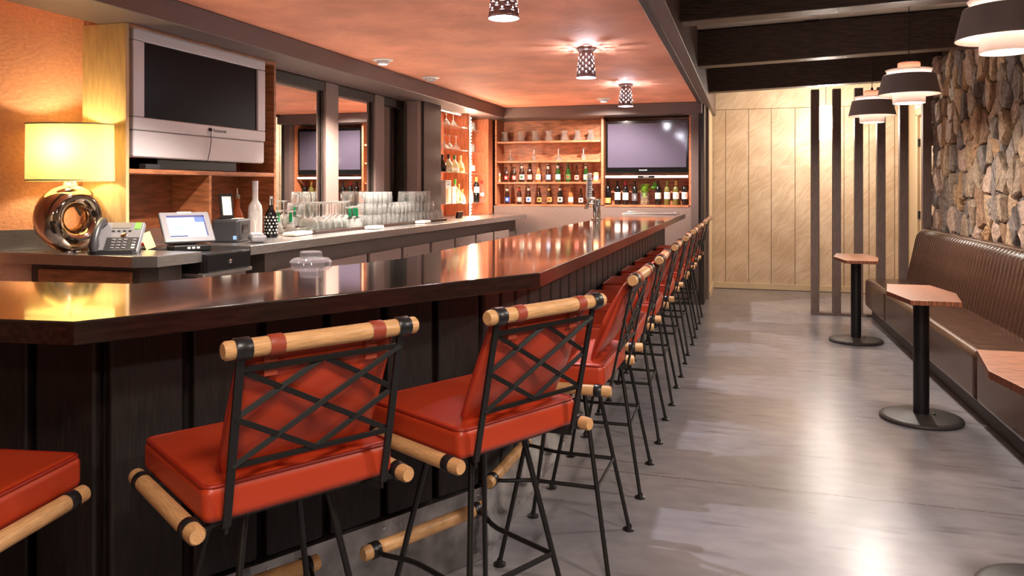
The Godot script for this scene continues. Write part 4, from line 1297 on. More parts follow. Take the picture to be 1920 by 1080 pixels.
# ---------------------------------------------------------------- things on the near worktop
func counter_things() -> void:
	# table lamp with a mirror-polished ring base and a shallow oval shade
	var n := Vector3(0.777, 0, 0.63)
	var lamp := thing("table_lamp", "table lamp with cream oval shade and polished metal ring base", "lamp", P(-3.33, 3.09, BACKH), 0.356)
	var rows := []
	for i in 49:
		var a := TAU * i / 48.0
		var line := []
		for k in 24:
			var b := TAU * k / 24.0
			var rr := 0.112 + 0.06 * cos(b)
			line.append(Vector3(rr * cos(a), 0.173 + rr * sin(a), 0.09 * sin(b)))
		rows.append(line)
	var ring := MB.new()
	for i in 48:
		for k in 24:
			var k2 := (k + 1) % 24
			var nn := []
			for q in [[i, k], [i + 1, k], [i + 1, k2], [i, k2]]:
				var a: float = TAU * q[0] / 48.0
				var b: float = TAU * q[1] / 24.0
				nn.append(Vector3(cos(b) * cos(a) / 0.062, cos(b) * sin(a) / 0.062, sin(b) / 0.09).normalized())
			ring.quad(rows[i][k], rows[i + 1][k], rows[i + 1][k2], rows[i][k2], nn[0], nn[1], nn[2], nn[3])
	var rb := obj("ring_base", ring, M.warm_chrome, lamp)
	rb.rotation.y = 1.0
	obj("foot", MB.new().lathe([[0.0, 0.0], [0.05, 0.0], [0.05, 0.006], [0.03, 0.012], [0.0, 0.012]], 20), M.chrome, lamp)
	obj("collar", MB.new().lathe([[0.035, 0.335], [0.03, 0.355], [0.012, 0.37], [0.0, 0.37]], 16), M.chrome, lamp)
	obj("stem", MB.new().tube([Vector3(0, 0.36, 0), Vector3(0, 0.46, 0)], 0.009, 10), M.dark_plastic, lamp)
	var sh := MB.new()
	var shi := [MB.new(), MB.new()]
	var y0 := 0.368
	var y1 := 0.655
	for k in 48:
		var pts := []
		var nn := []
		for w in 2:
			var a := TAU * (k + w) / 48.0
			pts.append(Vector2(signf(cos(a)) * pow(absf(cos(a)), 0.8) * 0.212, signf(sin(a)) * pow(absf(sin(a)), 0.8) * 0.112))
			nn.append(Vector3(cos(a) / 0.212, 0, sin(a) / 0.112).normalized())
		var p: Vector2 = pts[0]
		var q: Vector2 = pts[1]
		sh.quad(Vector3(p.x, y0, p.y), Vector3(q.x, y0, q.y), Vector3(q.x * 0.985, y1, q.y * 0.985), Vector3(p.x * 0.985, y1, p.y * 0.985), nn[0], nn[1], nn[1], nn[0])
		for w in 2:
			var yy: float = [y0, y1][w]
			shi[w].quad(Vector3(p.x * 1.004, yy - 0.004, p.y * 1.004), Vector3(q.x * 1.004, yy - 0.004, q.y * 1.004), Vector3(q.x * 1.004, yy + 0.004, q.y * 1.004), Vector3(p.x * 1.004, yy + 0.004, p.y * 1.004), nn[0], nn[1], nn[1], nn[0])
	obj("shade", sh, M.lamp_shade, lamp)
	for w in 2:
		obj("shade_binding", shi[w], M.shade_binding, lamp)
	obj("bulb_light", MB.new().lathe([[0.0, 0.46], [0.013, 0.465], [0.014, 0.485], [0.03, 0.52], [0.03, 0.54], [0.018, 0.56], [0.0, 0.565]], 16), M.bulb_warm, lamp)
	omni("lamp_bulb_light", Vector3(0, 0.53, 0), 0.13, Color(1.0, 0.93, 0.76), 0.03, lamp)

	# telephone
	var ph := thing("desk_telephone", "grey desk telephone with green label before the lamp", "telephone", P(-3.02, 3.075, BACKH), 0.45)
	var tilt := Basis(Vector3.RIGHT, -0.72)
	var c0 := Vector3(0, 0.075, -0.01)
	obj("body", MB.new().box(c0, Vector3(0.235, 0.19, 0.03), 0.006, tilt), M.grey_plastic, ph)
	obj("stand", MB.new().box(Vector3(0, 0.012, 0.005), Vector3(0.2, 0.024, 0.13), 0.004).box(Vector3(0, 0.05, -0.06), Vector3(0.18, 0.09, 0.02), 0.004), M.dark_plastic, ph)
	var face := func(x: float, y: float, z := 0.016) -> Transform3D: return Transform3D(tilt, c0 + tilt * Vector3(x, y, z))
	obj("keypad_panel", MB.new().box(Vector3.ZERO, Vector3(0.155, 0.085, 0.004), 0.002), M.dark_plastic, ph).transform = face.call(0.035, -0.048)
	obj("display", MB.new().box(Vector3.ZERO, Vector3(0.085, 0.034, 0.003), 0.001), M.lcd, ph).transform = face.call(0.012, 0.07)
	obj("label", MB.new().box(Vector3.ZERO, Vector3(0.03, 0.042, 0.003), 0.001), M.green_label, ph).transform = face.call(0.09, 0.068)
	obj("nav_ring", MB.new().lathe([[0.012, 0.0], [0.015, 0.002], [0.012, 0.004], [0.0, 0.004]], 18, Transform3D(Basis(Vector3.RIGHT, PI / 2))), M.chrome, ph).transform = face.call(0.035, 0.008)
	var km := MB.new().box(Vector3.ZERO, Vector3(0.016, 0.01, 0.005), 0.002).mesh()
	for r in 4:
		for c in 3:
			obj("key", km, M.grey_plastic, ph).transform = face.call(-0.005 + c * 0.027, -0.022 - r * 0.017, 0.019)
		obj("key", km, M.white_plastic if r > 1 else M.grey_plastic, ph).transform = face.call(0.092, -0.022 - r * 0.017, 0.019)
		obj("key", km, M.dark_plastic, ph).transform = face.call(-0.02 + r * 0.026, 0.036, 0.017)
	var hs := []
	for q in [[-0.095, 0.02, 0.021], [-0.075, 0.036, 0.024], [-0.03, 0.052, 0.019], [0.02, 0.054, 0.018], [0.06, 0.044, 0.022], [0.085, 0.026, 0.025], [0.094, 0.018, 0.02]]:
		hs.append(c0 + tilt * Vector3(-0.082, q[0], q[1]))
	obj("handset", MB.new().tube(hs, 0.02, 12, true, false, [0.018, 0.025, 0.019, 0.018, 0.02, 0.026, 0.02]), M.dark_plastic, ph)

	# cash drawer on the low shelf
	var dr := thing("cash_drawer", "black cash drawer with round lock between the worktops", "cash drawer", P(-2.875, 3.49, 0.925))
	obj("box", MB.new().box(Vector3(0, 0.05, 0), Vector3(0.4, 0.1, 0.37), 0.003), M.black, dr)
	obj("drawer_front", MB.new().box(Vector3(0.203, 0.05, 0), Vector3(0.012, 0.088, 0.364), 0.003), M.black_gloss, dr)
	obj("lock", MB.new().lathe([[0.0, 0.0], [0.012, 0.0], [0.012, 0.004], [0.008, 0.006], [0.0, 0.006]], 16, Transform3D(Basis(Vector3.FORWARD, PI / 2), Vector3(0.209, 0.05, 0))), M.chrome, dr)

	# order tablet on its stand
	var ps := thing("order_tablet", "point of sale tablet with lit blue and white screen", "tablet", P(-2.95, 3.5, 1.025), 0.98)
	var tb := Basis(Vector3.RIGHT, -0.72)
	var tc := Vector3(0, 0.125, -0.01)
	obj("base", MB.new().box(Vector3(0, 0.018, 0.03), Vector3(0.2, 0.036, 0.14), 0.008), M.black, ps)
	obj("stand", MB.new().box(Vector3(0, 0.06, -0.05), Vector3(0.12, 0.12, 0.03), 0.004, Basis(Vector3.RIGHT, 0.2)), M.black, ps)
	obj("frame", MB.new().box(tc, Vector3(0.27, 0.215, 0.026), 0.01, tb), M.grey_plastic, ps)
	obj("screen", MB.new().box(tc + tb * Vector3(0, -0.002, 0.0125), Vector3(0.2, 0.15, 0.003), 0.0, tb), M.screen_lit, ps)
	for e in [[0.0, 0.068, 0.2, 0.014, 0], [0.072, 0.043, 0.055, 0.034, 1], [-0.055, -0.07, 0.09, 0.01, 0], [0.096, 0.0, 0.008, 0.15, 0], [-0.05, -0.018, 0.03, 0.012, 2], [0.005, -0.02, 0.05, 0.006, 2]]:
		obj("screen_field", MB.new().box(tc + tb * Vector3(e[0], e[1], 0.0145), Vector3(e[2], e[3], 0.001), 0.0, tb), [M.screen_blue, M.screen_pale, M.screen_mid][e[4]], ps)
	obj("badge", MB.new().box(tc + tb * Vector3(0, 0.096, 0.0135), Vector3(0.075, 0.01, 0.002), 0.0, tb), M.paper, ps)
	for k in 3:
		obj("sticker", MB.new().box(Vector3(-0.02 + k * 0.024, 0.02, 0.1005), Vector3(0.016, 0.01, 0.001)), M.paper, ps)
	var pw := thing("power_adapter", "white power adapter with red switch beside the tablet", "adapter", P(-3.13, 3.36, BACKH), 0.5)
	obj("body", MB.new().box(Vector3(0, 0.022, 0), Vector3(0.1, 0.044, 0.045), 0.008), M.white_plastic, pw)
	obj("switch", MB.new().box(Vector3(0.015, 0.026, 0.024), Vector3(0.022, 0.02, 0.004), 0.002), M.red_plastic, pw)
	obj("cord", MB.new().tube([Vector3(-0.05, 0.02, 0), Vector3(-0.08, 0.014, 0.02), Vector3(-0.11, 0.006, 0.05)], 0.005, 8), M.white_plastic, pw)
	tag(obj("sticky_note", MB.new().box(P(-3.06, 3.33, BACKH + 0.047), Vector3(0.05, 0.09, 0.004), 0.001, Basis(Vector3.UP, 0.9) * Basis(Vector3.BACK, 0.35)), M.note), "pale yellow note standing beside the order tablet", "note")

	# receipt printer, framed card and card reader
	var pr := thing("receipt_printer", "dark grey receipt printer with blue label beside the tablet", "printer", P(-3.02, 3.97, BACKH), 0.25)
	obj("housing", MB.new().pillow(Vector3(0, 0.07, 0), Vector3(0.17, 0.14, 0.19), 0.02, Vector3.ZERO, 2), M.dark_plastic, pr)
	obj("paper_slot", MB.new().box(Vector3(0.0865, 0.08, 0), Vector3(0.006, 0.05, 0.09), 0.002), M.black_gloss, pr)
	obj("label", MB.new().box(Vector3(0.06, 0.03, 0.0955), Vector3(0.02, 0.022, 0.002)), M.screen_pale2, pr)
	obj("receipt", MB.new().box(Vector3(0.04, 0.142, 0), Vector3(0.05, 0.003, 0.075), 0.001), M.paper, pr)
	var fc := thing("framed_card", "small black framed card standing on the receipt printer", "card stand", P(-3.05, 3.96, BACKH + 0.14), 1.15)
	var lb := Basis(Vector3.RIGHT, -0.18)
	obj("frame", MB.new().box(Vector3(0, 0.078, 0), Vector3(0.085, 0.155, 0.012), 0.003, lb), M.black, fc)
	obj("card", MB.new().box(Vector3(0, 0.078, 0) + lb * Vector3(0, 0, 0.0065), Vector3(0.058, 0.115, 0.002), 0.0, lb), M.paper, fc)
	obj("foot", MB.new().box(Vector3(0, 0.003, -0.01), Vector3(0.07, 0.006, 0.05), 0.001), M.black, fc)
	var cr := thing("card_reader", "grey card reader lying at the worktop's near end", "card reader", P(-2.83, 3.96, BACKH), 0.75)
	obj("body", MB.new().pillow(Vector3(0, 0.027, 0), Vector3(0.09, 0.04, 0.18), 0.015, Vector3(0, 0.006, 0), 3), M.grey_plastic, cr)
	obj("cover", MB.new().pillow(Vector3(0, 0.049, -0.03), Vector3(0.07, 0.012, 0.09), 0.005, Vector3.ZERO, 2), M.silver_plastic, cr)
	# three spirits bottles in the right compartment
	bottle_thing("liquor_bottle", "brown whiskey bottle with pourer and orange label behind the printer", P(-3.10, 4.13, BACKH), WHISKEY, 1.0, M.amber_glass, M.chrome, M.orange_label, [0.03, 0.11], 1.2)
	var vb := bottle_thing("liquor_bottle", "tall frosted vodka bottle with pale tree design", P(-3.06, 4.26, BACKH), VODKA, 1.0, M.frosted, M.silver_plastic, null, [], 0.65)
	var br := MB.new()
	for k in 11:
		var a := -0.75 + k * 0.15
		var base := Vector3(0.0452 * sin(a * 0.15), 0.09, 0.0452 * cos(a * 0.15))
		var mid := Vector3(0.0452 * sin(a * 0.6), 0.14, 0.0452 * cos(a * 0.6))
		var tip := Vector3(0.0452 * sin(a), 0.165 + 0.02 * cos(a * 2.0), 0.0452 * cos(a))
		br.tube([Vector3(0, 0.02, 0.0452), base, mid, tip], 0.0012, 4)
	obj("tree_print", br, M.white_plastic, vb)
	var db := bottle_thing("liquor_bottle", "dark round bottle covered with white skull-like ornament", P(-3.03, 4.39, BACKH), FLASK, 1.0, M.black_gloss, M.chrome, null, [], 1.2)
	var orn := MB.new()
	for r in 6:
		for k in 12:
			var a := TAU * (k + 0.5 * (r % 2)) / 12.0
			var yy := 0.03 + r * 0.021
			orn.lathe([[0.006 + 0.002 * sin(k * 3.1 + r), 0.0], [0.0, 0.002]], 6, Transform3D(Basis(Vector3.UP, -a + PI / 2) * Basis(Vector3.RIGHT, PI / 2), Vector3(0.0445 * cos(a), yy, 0.0445 * sin(a))))
	obj("ornament", orn, M.white_plastic, db)
	tag(obj("wall_tablet", MB.new().box(P(-3.0, 7.8, BACKH + 0.035), Vector3(0.02, 0.07, 0.16), 0.004, Basis(Vector3.BACK, -0.25)), M.black_gloss), "small black device leaning on the worktop below the niche", "device")

# ---------------------------------------------------------------- bottles
const BEER := [[0.0, 0.0], [0.028, 0.0], [0.0305, 0.004], [0.0305, 0.11], [0.028, 0.13], [0.018, 0.165], [0.0135, 0.185], [0.0125, 0.21], [0.0135, 0.213], [0.0135, 0.219]]
const BEERCAP := [[0.0145, 0.0], [0.0145, 0.006], [0.011, 0.009], [0.0, 0.009]]
const WINE := [[0.0, 0.0], [0.034, 0.0], [0.037, 0.005], [0.037, 0.18], [0.033, 0.205], [0.019, 0.228], [0.0145, 0.24], [0.0142, 0.255]]
const WHISKEY := [[0.0, 0.0], [0.04, 0.0], [0.043, 0.006], [0.042, 0.13], [0.034, 0.165], [0.019, 0.2], [0.0155, 0.225], [0.0155, 0.27]]
const VODKA := [[0.0, 0.0], [0.042, 0.0], [0.045, 0.006], [0.045, 0.185], [0.04, 0.215], [0.027, 0.235], [0.019, 0.25], [0.018, 0.335]]
const FLASK := [[0.0, 0.0], [0.042, 0.0], [0.045, 0.01], [0.043, 0.1], [0.038, 0.15], [0.024, 0.18], [0.014, 0.195], [0.0135, 0.235]]
const SQUAT := [[0.0, 0.0], [0.045, 0.0], [0.05, 0.008], [0.048, 0.06], [0.036, 0.1], [0.018, 0.125], [0.015, 0.15]]

func bottle_thing(called: String, label: String, at: Vector3, prof: Array, s: float, g: Material, cap: Material, lab, span: Array, face := 0.0, group := "", neck = null, emblem = null) -> Node3D:
	var t := thing(called, label, "bottle", at, face, group)
	var pr := []
	for q in prof:
		pr.append([q[0] * s, q[1] * s])
	obj("glass_body", MB.new().lathe(pr, 20), g, t)
	var rt: float = pr[-1][0]
	var ht: float = pr[-1][1]
	if prof == BEER:
		obj("cap", MB.new().lathe(BEERCAP, 16, Transform3D(Basis.IDENTITY.scaled(Vector3.ONE * s), Vector3(0, ht, 0))), cap, t)
	elif prof == WHISKEY:
		obj("pourer", MB.new().lathe([[rt * 1.1, ht - 0.01], [rt * 1.1, ht + 0.012], [0.006, ht + 0.02], [0.004, ht + 0.055], [0.0, ht + 0.055]], 12), cap, t)
	else:
		var low: float = ht - (0.05 if prof == WINE else 0.02) * s
		var wd := rt + 0.0012
		obj("capsule", MB.new().lathe([[wd, low], [wd, ht + 0.036 * s], [wd * 0.95, ht + 0.04 * s], [0.0, ht + 0.04 * s]], 16), cap, t)
	if lab != null:
		var rb := 0.0
		for q in pr:
			rb = maxf(rb, q[0])
		var lr := []
		for k in 5:
			var y: float = lerpf(span[0], span[1], k / 4.0) * s
			lr.append([radius_at(pr, y) + 0.0007, y])
		var l := obj("label", MB.new().lathe(lr, 16, Transform3D.IDENTITY, PI / 2 - 1.35, PI / 2 + 1.35), lab, t)
		if emblem != null:
			var ym: float = (span[0] + span[1]) * 0.5 * s
			var hh: float = (span[1] - span[0]) * 0.24 * s
			obj("emblem", MB.new().lathe([[radius_at(pr, ym - hh) + 0.0014, ym - hh], [radius_at(pr, ym + hh) + 0.0014, ym + hh]], 8, Transform3D.IDENTITY, PI / 2 - (0.26 if prof == WINE else 0.5), PI / 2 + (0.26 if prof == WINE else 0.5)), emblem, l)
	if neck != null:
		var nr := []
		for y in [0.168 * s, 0.2 * s]:
			nr.append([radius_at(pr, y) + 0.0008, y])
		obj("neck_label", MB.new().lathe(nr, 14), neck, t)
	return t

func radius_at(pr: Array, y: float) -> float:
	for i in pr.size() - 1:
		if y >= pr[i][1] and y <= pr[i + 1][1] and pr[i + 1][1] > pr[i][1]:
			return lerpf(pr[i][0], pr[i + 1][0], (y - pr[i][1]) / (pr[i + 1][1] - pr[i][1]))
	return pr[-1][0]

func x_at(px: float, d: float) -> float:   # plan position of something seen at that column of the photograph, d metres into the room
	var t := (px - 960.0) / 1432.0
	var c := cos(deg_to_rad(17.1)); var s := sin(deg_to_rad(17.1))
	return d * (t * c - s) / (c + t * s)

func d_at(px: float, x: float) -> float:
	var t := (px - 960.0) / 1432.0
	var c := cos(deg_to_rad(17.1)); var s := sin(deg_to_rad(17.1))
	return x * (c + t * s) / (t * c - s)

func bottles() -> void:
	var L := func(r: int, g: int, b: int) -> StandardMaterial3D: return mat(c8(r, g, b), 0.6)
	var cream = L.call(230, 220, 200); var red = L.call(176, 40, 34); var salmon = L.call(214, 104, 82); var white = L.call(238, 232, 226)
	var blue = L.call(40, 84, 178); var gold = L.call(206, 160, 84); var green = L.call(60, 110, 52); var pink = L.call(226, 150, 136); var lblue = L.call(140, 170, 214); var dark = L.call(50, 34, 28)
	var B = M.beer_glass; var G = M.beer_green; var C = M.clear_beer; var K = M.black_gloss
	var facing := 0.2
	# upper row of beers
	var up := [[949, B, "red", red, cream, null, .92, "brown beer bottle with red and cream label next to the left can"], [964, B, "", salmon, white, null, .94, "brown beer bottle with salmon label, third on the upper beer shelf"],
		[978.5, B, "", white, green, white, 1.06, "brown beer bottle with round white and green label"], [993, B, "", pink, cream, dark, 1.06, "brown beer bottle with pink label and dark neck on the upper shelf"],
		[1009, C, "", white, gold, null, 1.08, "clear beer bottle with wide white label on the upper shelf"], [1028, B, "", lblue, white, white, 1.02, "brown beer bottle with light blue label and white neck"],
		[1046, G, "", cream, white, white, 1.06, "green beer bottle with cream oval label"], [1065, G, "", green, red, null, 1.06, "green beer bottle with red star label"],
		[1081, B, "", pink, red, null, .94, "brown beer bottle with pale red label left of the beer tap"], [1098.5, G, "", white, gold, cream, 1.02, "green beer bottle partly behind the tap handle"]]
	var caps := [red, gold, white, dark, gold, white, green, green, dark, white]
	for k in up.size():
		var e: Array = up[k]
		bottle_thing("beer_bottle", e[7], P(x_at(e[0], 9.42), 9.42, BSH[2]), BEER, e[6] * 0.98, e[1], caps[k], e[3], [0.03, 0.092], facing, "beers on the wall shelves", e[5], e[4])
	for e in [[934, "beer can with cream and gold print at the shelf's left end", cream, gold], [1117.5, "beer can with tan and red print at the shelf's right end", gold, cream]]:
		var t := thing("beer_can", e[1], "can", P(x_at(e[0], 9.42), 9.42, BSH[2]), facing, "beers on the wall shelves")
		obj("can_body", MB.new().lathe([[0.0, 0.0], [0.024, 0.0], [0.032, 0.008], [0.032, 0.108], [0.026, 0.118], [0.024, 0.118], [0.0, 0.116]], 20), e[2], t)
		obj("print_band", MB.new().lathe([[0.0325, 0.03], [0.0325, 0.08]], 20), e[3], t)
		obj("rim", MB.new().lathe([[0.0265, 0.117], [0.027, 0.12], [0.025, 0.12]], 20), M.chrome, t)
	# lower row
	var lowr := [[951, B, blue, white, white, 1.02, "brown beer bottle with bright blue label on the lower shelf"], [973.6, B, pink, cream, red, 1.04, "brown beer bottle with pink label and red neck on the lower shelf"],
		[991, B, white, blue, white, 1.05, "dark beer bottle with white oval label and blue mark"], [1011, B, gold, dark, null, 1.0, "brown beer bottle with gold and black label"],
		[1030, B, gold, red, gold, 1.05, "brown beer bottle with golden label and gold neck"], [1050, K, cream, dark, white, 1.06, "black beer bottle with square cream label and white neck"],
		[1070, C, white, pink, null, 1.06, "clear beer bottle with slanted white label"], [1089, B, cream, red, null, .96, "brown beer bottle half hidden by the beer tap"], [1110.5, B, white, dark, white, 1.06, "brown beer bottle with white label right of the beer tap"]]
	for e in lowr:
		bottle_thing("beer_bottle", e[6], P(x_at(e[0], 9.42), 9.42, BSH[3]), BEER, e[5] * 0.98, e[1], gold, e[2], [0.03, 0.088], facing, "beers on the wall shelves", e[4], e[3])
	# wine under the flat television
	var wn := [[1140, K, dark, gold, [0.02, 0.085], "dark wine bottle with low tan label at the left of the bay"], [1158, K, dark, white, [0.06, 0.155], "dark wine bottle with tall white label and black capsule"],
		[1173, K, red, white, [0.06, 0.15], "dark wine bottle with white label and red capsule"], [1190, K, dark, L.call(92, 84, 92), [0.05, 0.14], "dark wine bottle with grey label beside the plant"],
		[1234, K, dark, cream, [0.075, 0.15], "dark wine bottle with cream label right behind the plant"], [1251, M.white_wine, L.call(150, 150, 60), white, [0.075, 0.155], "white wine bottle with olive capsule"],
		[1267.5, M.white_wine, gold, white, [0.075, 0.155], "white wine bottle with yellow capsule"], [1284, K, L.call(110, 26, 36), white, [0.075, 0.155], "dark wine bottle with white label and wine red capsule at the right end"]]
	for e in wn:
		bottle_thing("wine_bottle", e[5], P(x_at(e[0], 9.44), 9.44, BSH[3]), WINE, 1.0, e[1], e[2], e[3], e[4], facing, "wine bottles under the flat television", null, L.call(172, 162, 158))
	# plant in a glass of pebbles
	var pl := thing("potted_plant", "bright green grass plant in a glass of pebbles", "plant", P(x_at(1209, 9.43), 9.43, BSH[3]))
	obj("vase", MB.new().lathe([[0.0, 0.0], [0.052, 0.0], [0.056, 0.006], [0.058, 0.15]], 24), M.glass, pl)
	var pb := MB.new()
	for k in 110:
		var a := rng.randf() * TAU
		var r := 0.045 * sqrt(rng.randf())
		pb.lathe([[0.0, -0.006], [0.008, 0.0], [0.0, 0.006]], 6, Transform3D(Basis(Vector3(1, 0.3, 0).normalized(), rng.randf() * 3.0), Vector3(r * cos(a), 0.012 + rng.randf() * 0.085, r * sin(a))), 0, TAU, 1.0, -1.0)
	obj("pebbles", pb, M.pebble, pl).set_meta("kind", "stuff")
	for k in 90:
		var a := rng.randf() * TAU
		var reach := rng.randf_range(0.04, 0.14)
		var hh := rng.randf_range(0.08, 0.17)
		var b := MB.new()
		var prev := Vector3(0.02 * cos(a), 0.09, 0.02 * sin(a))
		var sd := Vector3(-sin(a), 0, cos(a))
		for q in 4:
			var s := (q + 1) / 4.0
			var nx := Vector3(cos(a) * (0.02 + reach * s * s), 0.09 + hh * sin(s * 1.9) / 1.0, sin(a) * (0.02 + reach * s * s))
			var w0 := 0.009 * (1.0 - q / 4.0)
			var w1 := 0.009 * (1.0 - s)
			b.flat(prev - sd * w0, prev + sd * w0, nx + sd * w1, nx - sd * w1, Vector3.UP)
			prev = nx
		obj("leaf", b, [M.leaf, M.leaf, M.leaf_yellow][k % 3], pl)
	for k in 5:
		obj("broad_leaf", MB.new().lathe([[0.0, 0.0], [0.025, 0.004], [0.0, 0.05]], 6, Transform3D(Basis(Vector3(0.4, 0, 1).normalized(), -0.8 + k * 0.35).scaled(Vector3(1, 1, 0.25)), Vector3(0.09 + 0.015 * k, 0.2 + 0.022 * (k % 3), 0.01)), 0, TAU, 1.0, -1.0), M.leaf, pl)
	# contents of the lit niche
	var nx := -3.2
	var nd := func(px: float) -> float: return d_at(px, nx)
	var g1 := "bottles on the lit glass shelves"
	bottle_thing("liquor_bottle", "dark jug shaped bottle on the niche's third shelf", P(nx, nd.call(829), NSH[2]), SQUAT, 1.0, M.black_gloss, dark, null, [], 0.9, g1)
	var tq := ["left of the three tequila bottles with black stopper", "middle of the three tequila bottles with green stopper", "right of the three tequila bottles with gold stopper"]
	for k in 3:
		bottle_thing("tequila_bottle", tq[k], P(nx, [nd.call(841), nd.call(852), nd.call(863)][k], NSH[2]), SQUAT, 1.05, M.pale_bottle, [dark, green, gold][k], [cream, white, gold][k], [0.02, 0.05], 0.9, g1)
	var cart := thing("bottle_carton", "tall white carton with yellow print on the niche's lowest shelf", "carton", P(nx, nd.call(833), NSH[3]), 0.0, g1)
	obj("box", MB.new().box(Vector3(0, 0.13, 0), Vector3(0.1, 0.26, 0.16), 0.002), M.paper, cart)
	obj("print", MB.new().box(Vector3(0.051, 0.09, 0.04), Vector3(0.001, 0.15, 0.06)), gold, cart)
	obj("lettering", MB.new().box(Vector3(0.051, 0.215, -0.01), Vector3(0.001, 0.018, 0.1)).box(Vector3(0.051, 0.243, -0.0), Vector3(0.001, 0.01, 0.13)), L.call(90, 90, 120), cart)
	var box2 := thing("bottle_carton", "smaller white box with purple mark beside the tall carton", "carton", P(nx + 0.0, nd.call(844.5), NSH[3]), 0.0, g1)
	obj("box", MB.new().box(Vector3(0, 0.095, 0), Vector3(0.09, 0.19, 0.1), 0.002), M.white_plastic, box2)
	obj("mark", MB.new().box(Vector3(0.046, 0.07, 0.01), Vector3(0.001, 0.035, 0.025)), L.call(110, 90, 160), box2)
	bottle_thing("liquor_bottle", "pale bottle with bright green stopper on the niche's lowest shelf", P(nx, nd.call(853), NSH[3]), FLASK, 1.0, M.pale_bottle, L.call(90, 200, 70), cream, [0.03, 0.13], 0.9, g1)
	bottle_thing("liquor_bottle", "cream bottle with brown spot on the niche's lowest shelf", P(nx, nd.call(860), NSH[3]), FLASK, 0.8, M.pale_bottle, gold, gold, [0.03, 0.08], 0.9, g1)
	bottle_thing("liquor_bottle", "small round bottle with red mark next to the light strip", P(nx, nd.call(866.5), NSH[3]), SQUAT, 0.85, M.pale_bottle, gold, white, [0.02, 0.05], 0.9, g1, null, red)
	bottle_thing("liquor_bottle", "whiskey bottle with dripping red wax neck in the right bay", P(nx, nd.call(884), NSH[2]), FLASK, 0.95, M.amber_glass, red, white, [0.03, 0.1], 0.9, g1)
	bottle_thing("liquor_bottle", "pink liquor bottle with white label right of the light strip", P(nx, nd.call(882), NSH[3]), WHISKEY, 0.8, M.pale_bottle, M.chrome, white, [0.03, 0.1], 0.9, g1)
	bottle_thing("liquor_bottle", "dark wine-like bottle with white label in the right bay", P(nx, nd.call(893), NSH[3]), WINE, 1.05, M.black_gloss, gold, white, [0.11, 0.18], 0.9, g1)
	bottle_thing("liquor_bottle", "clear bottle with red cap in the right bay near the corner", P(nx, nd.call(903), NSH[3]), VODKA, 0.72, M.glass, red, white, [0.1, 0.16], 0.9, g1)

# ---------------------------------------------------------------- glassware
const ORD := ["first", "second", "third", "fourth", "fifth", "sixth", "seventh", "eighth", "ninth", "tenth", "eleventh", "twelfth", "thirteenth", "fourteenth", "fifteenth", "sixteenth", "seventeenth", "eighteenth", "nineteenth", "twentieth"]

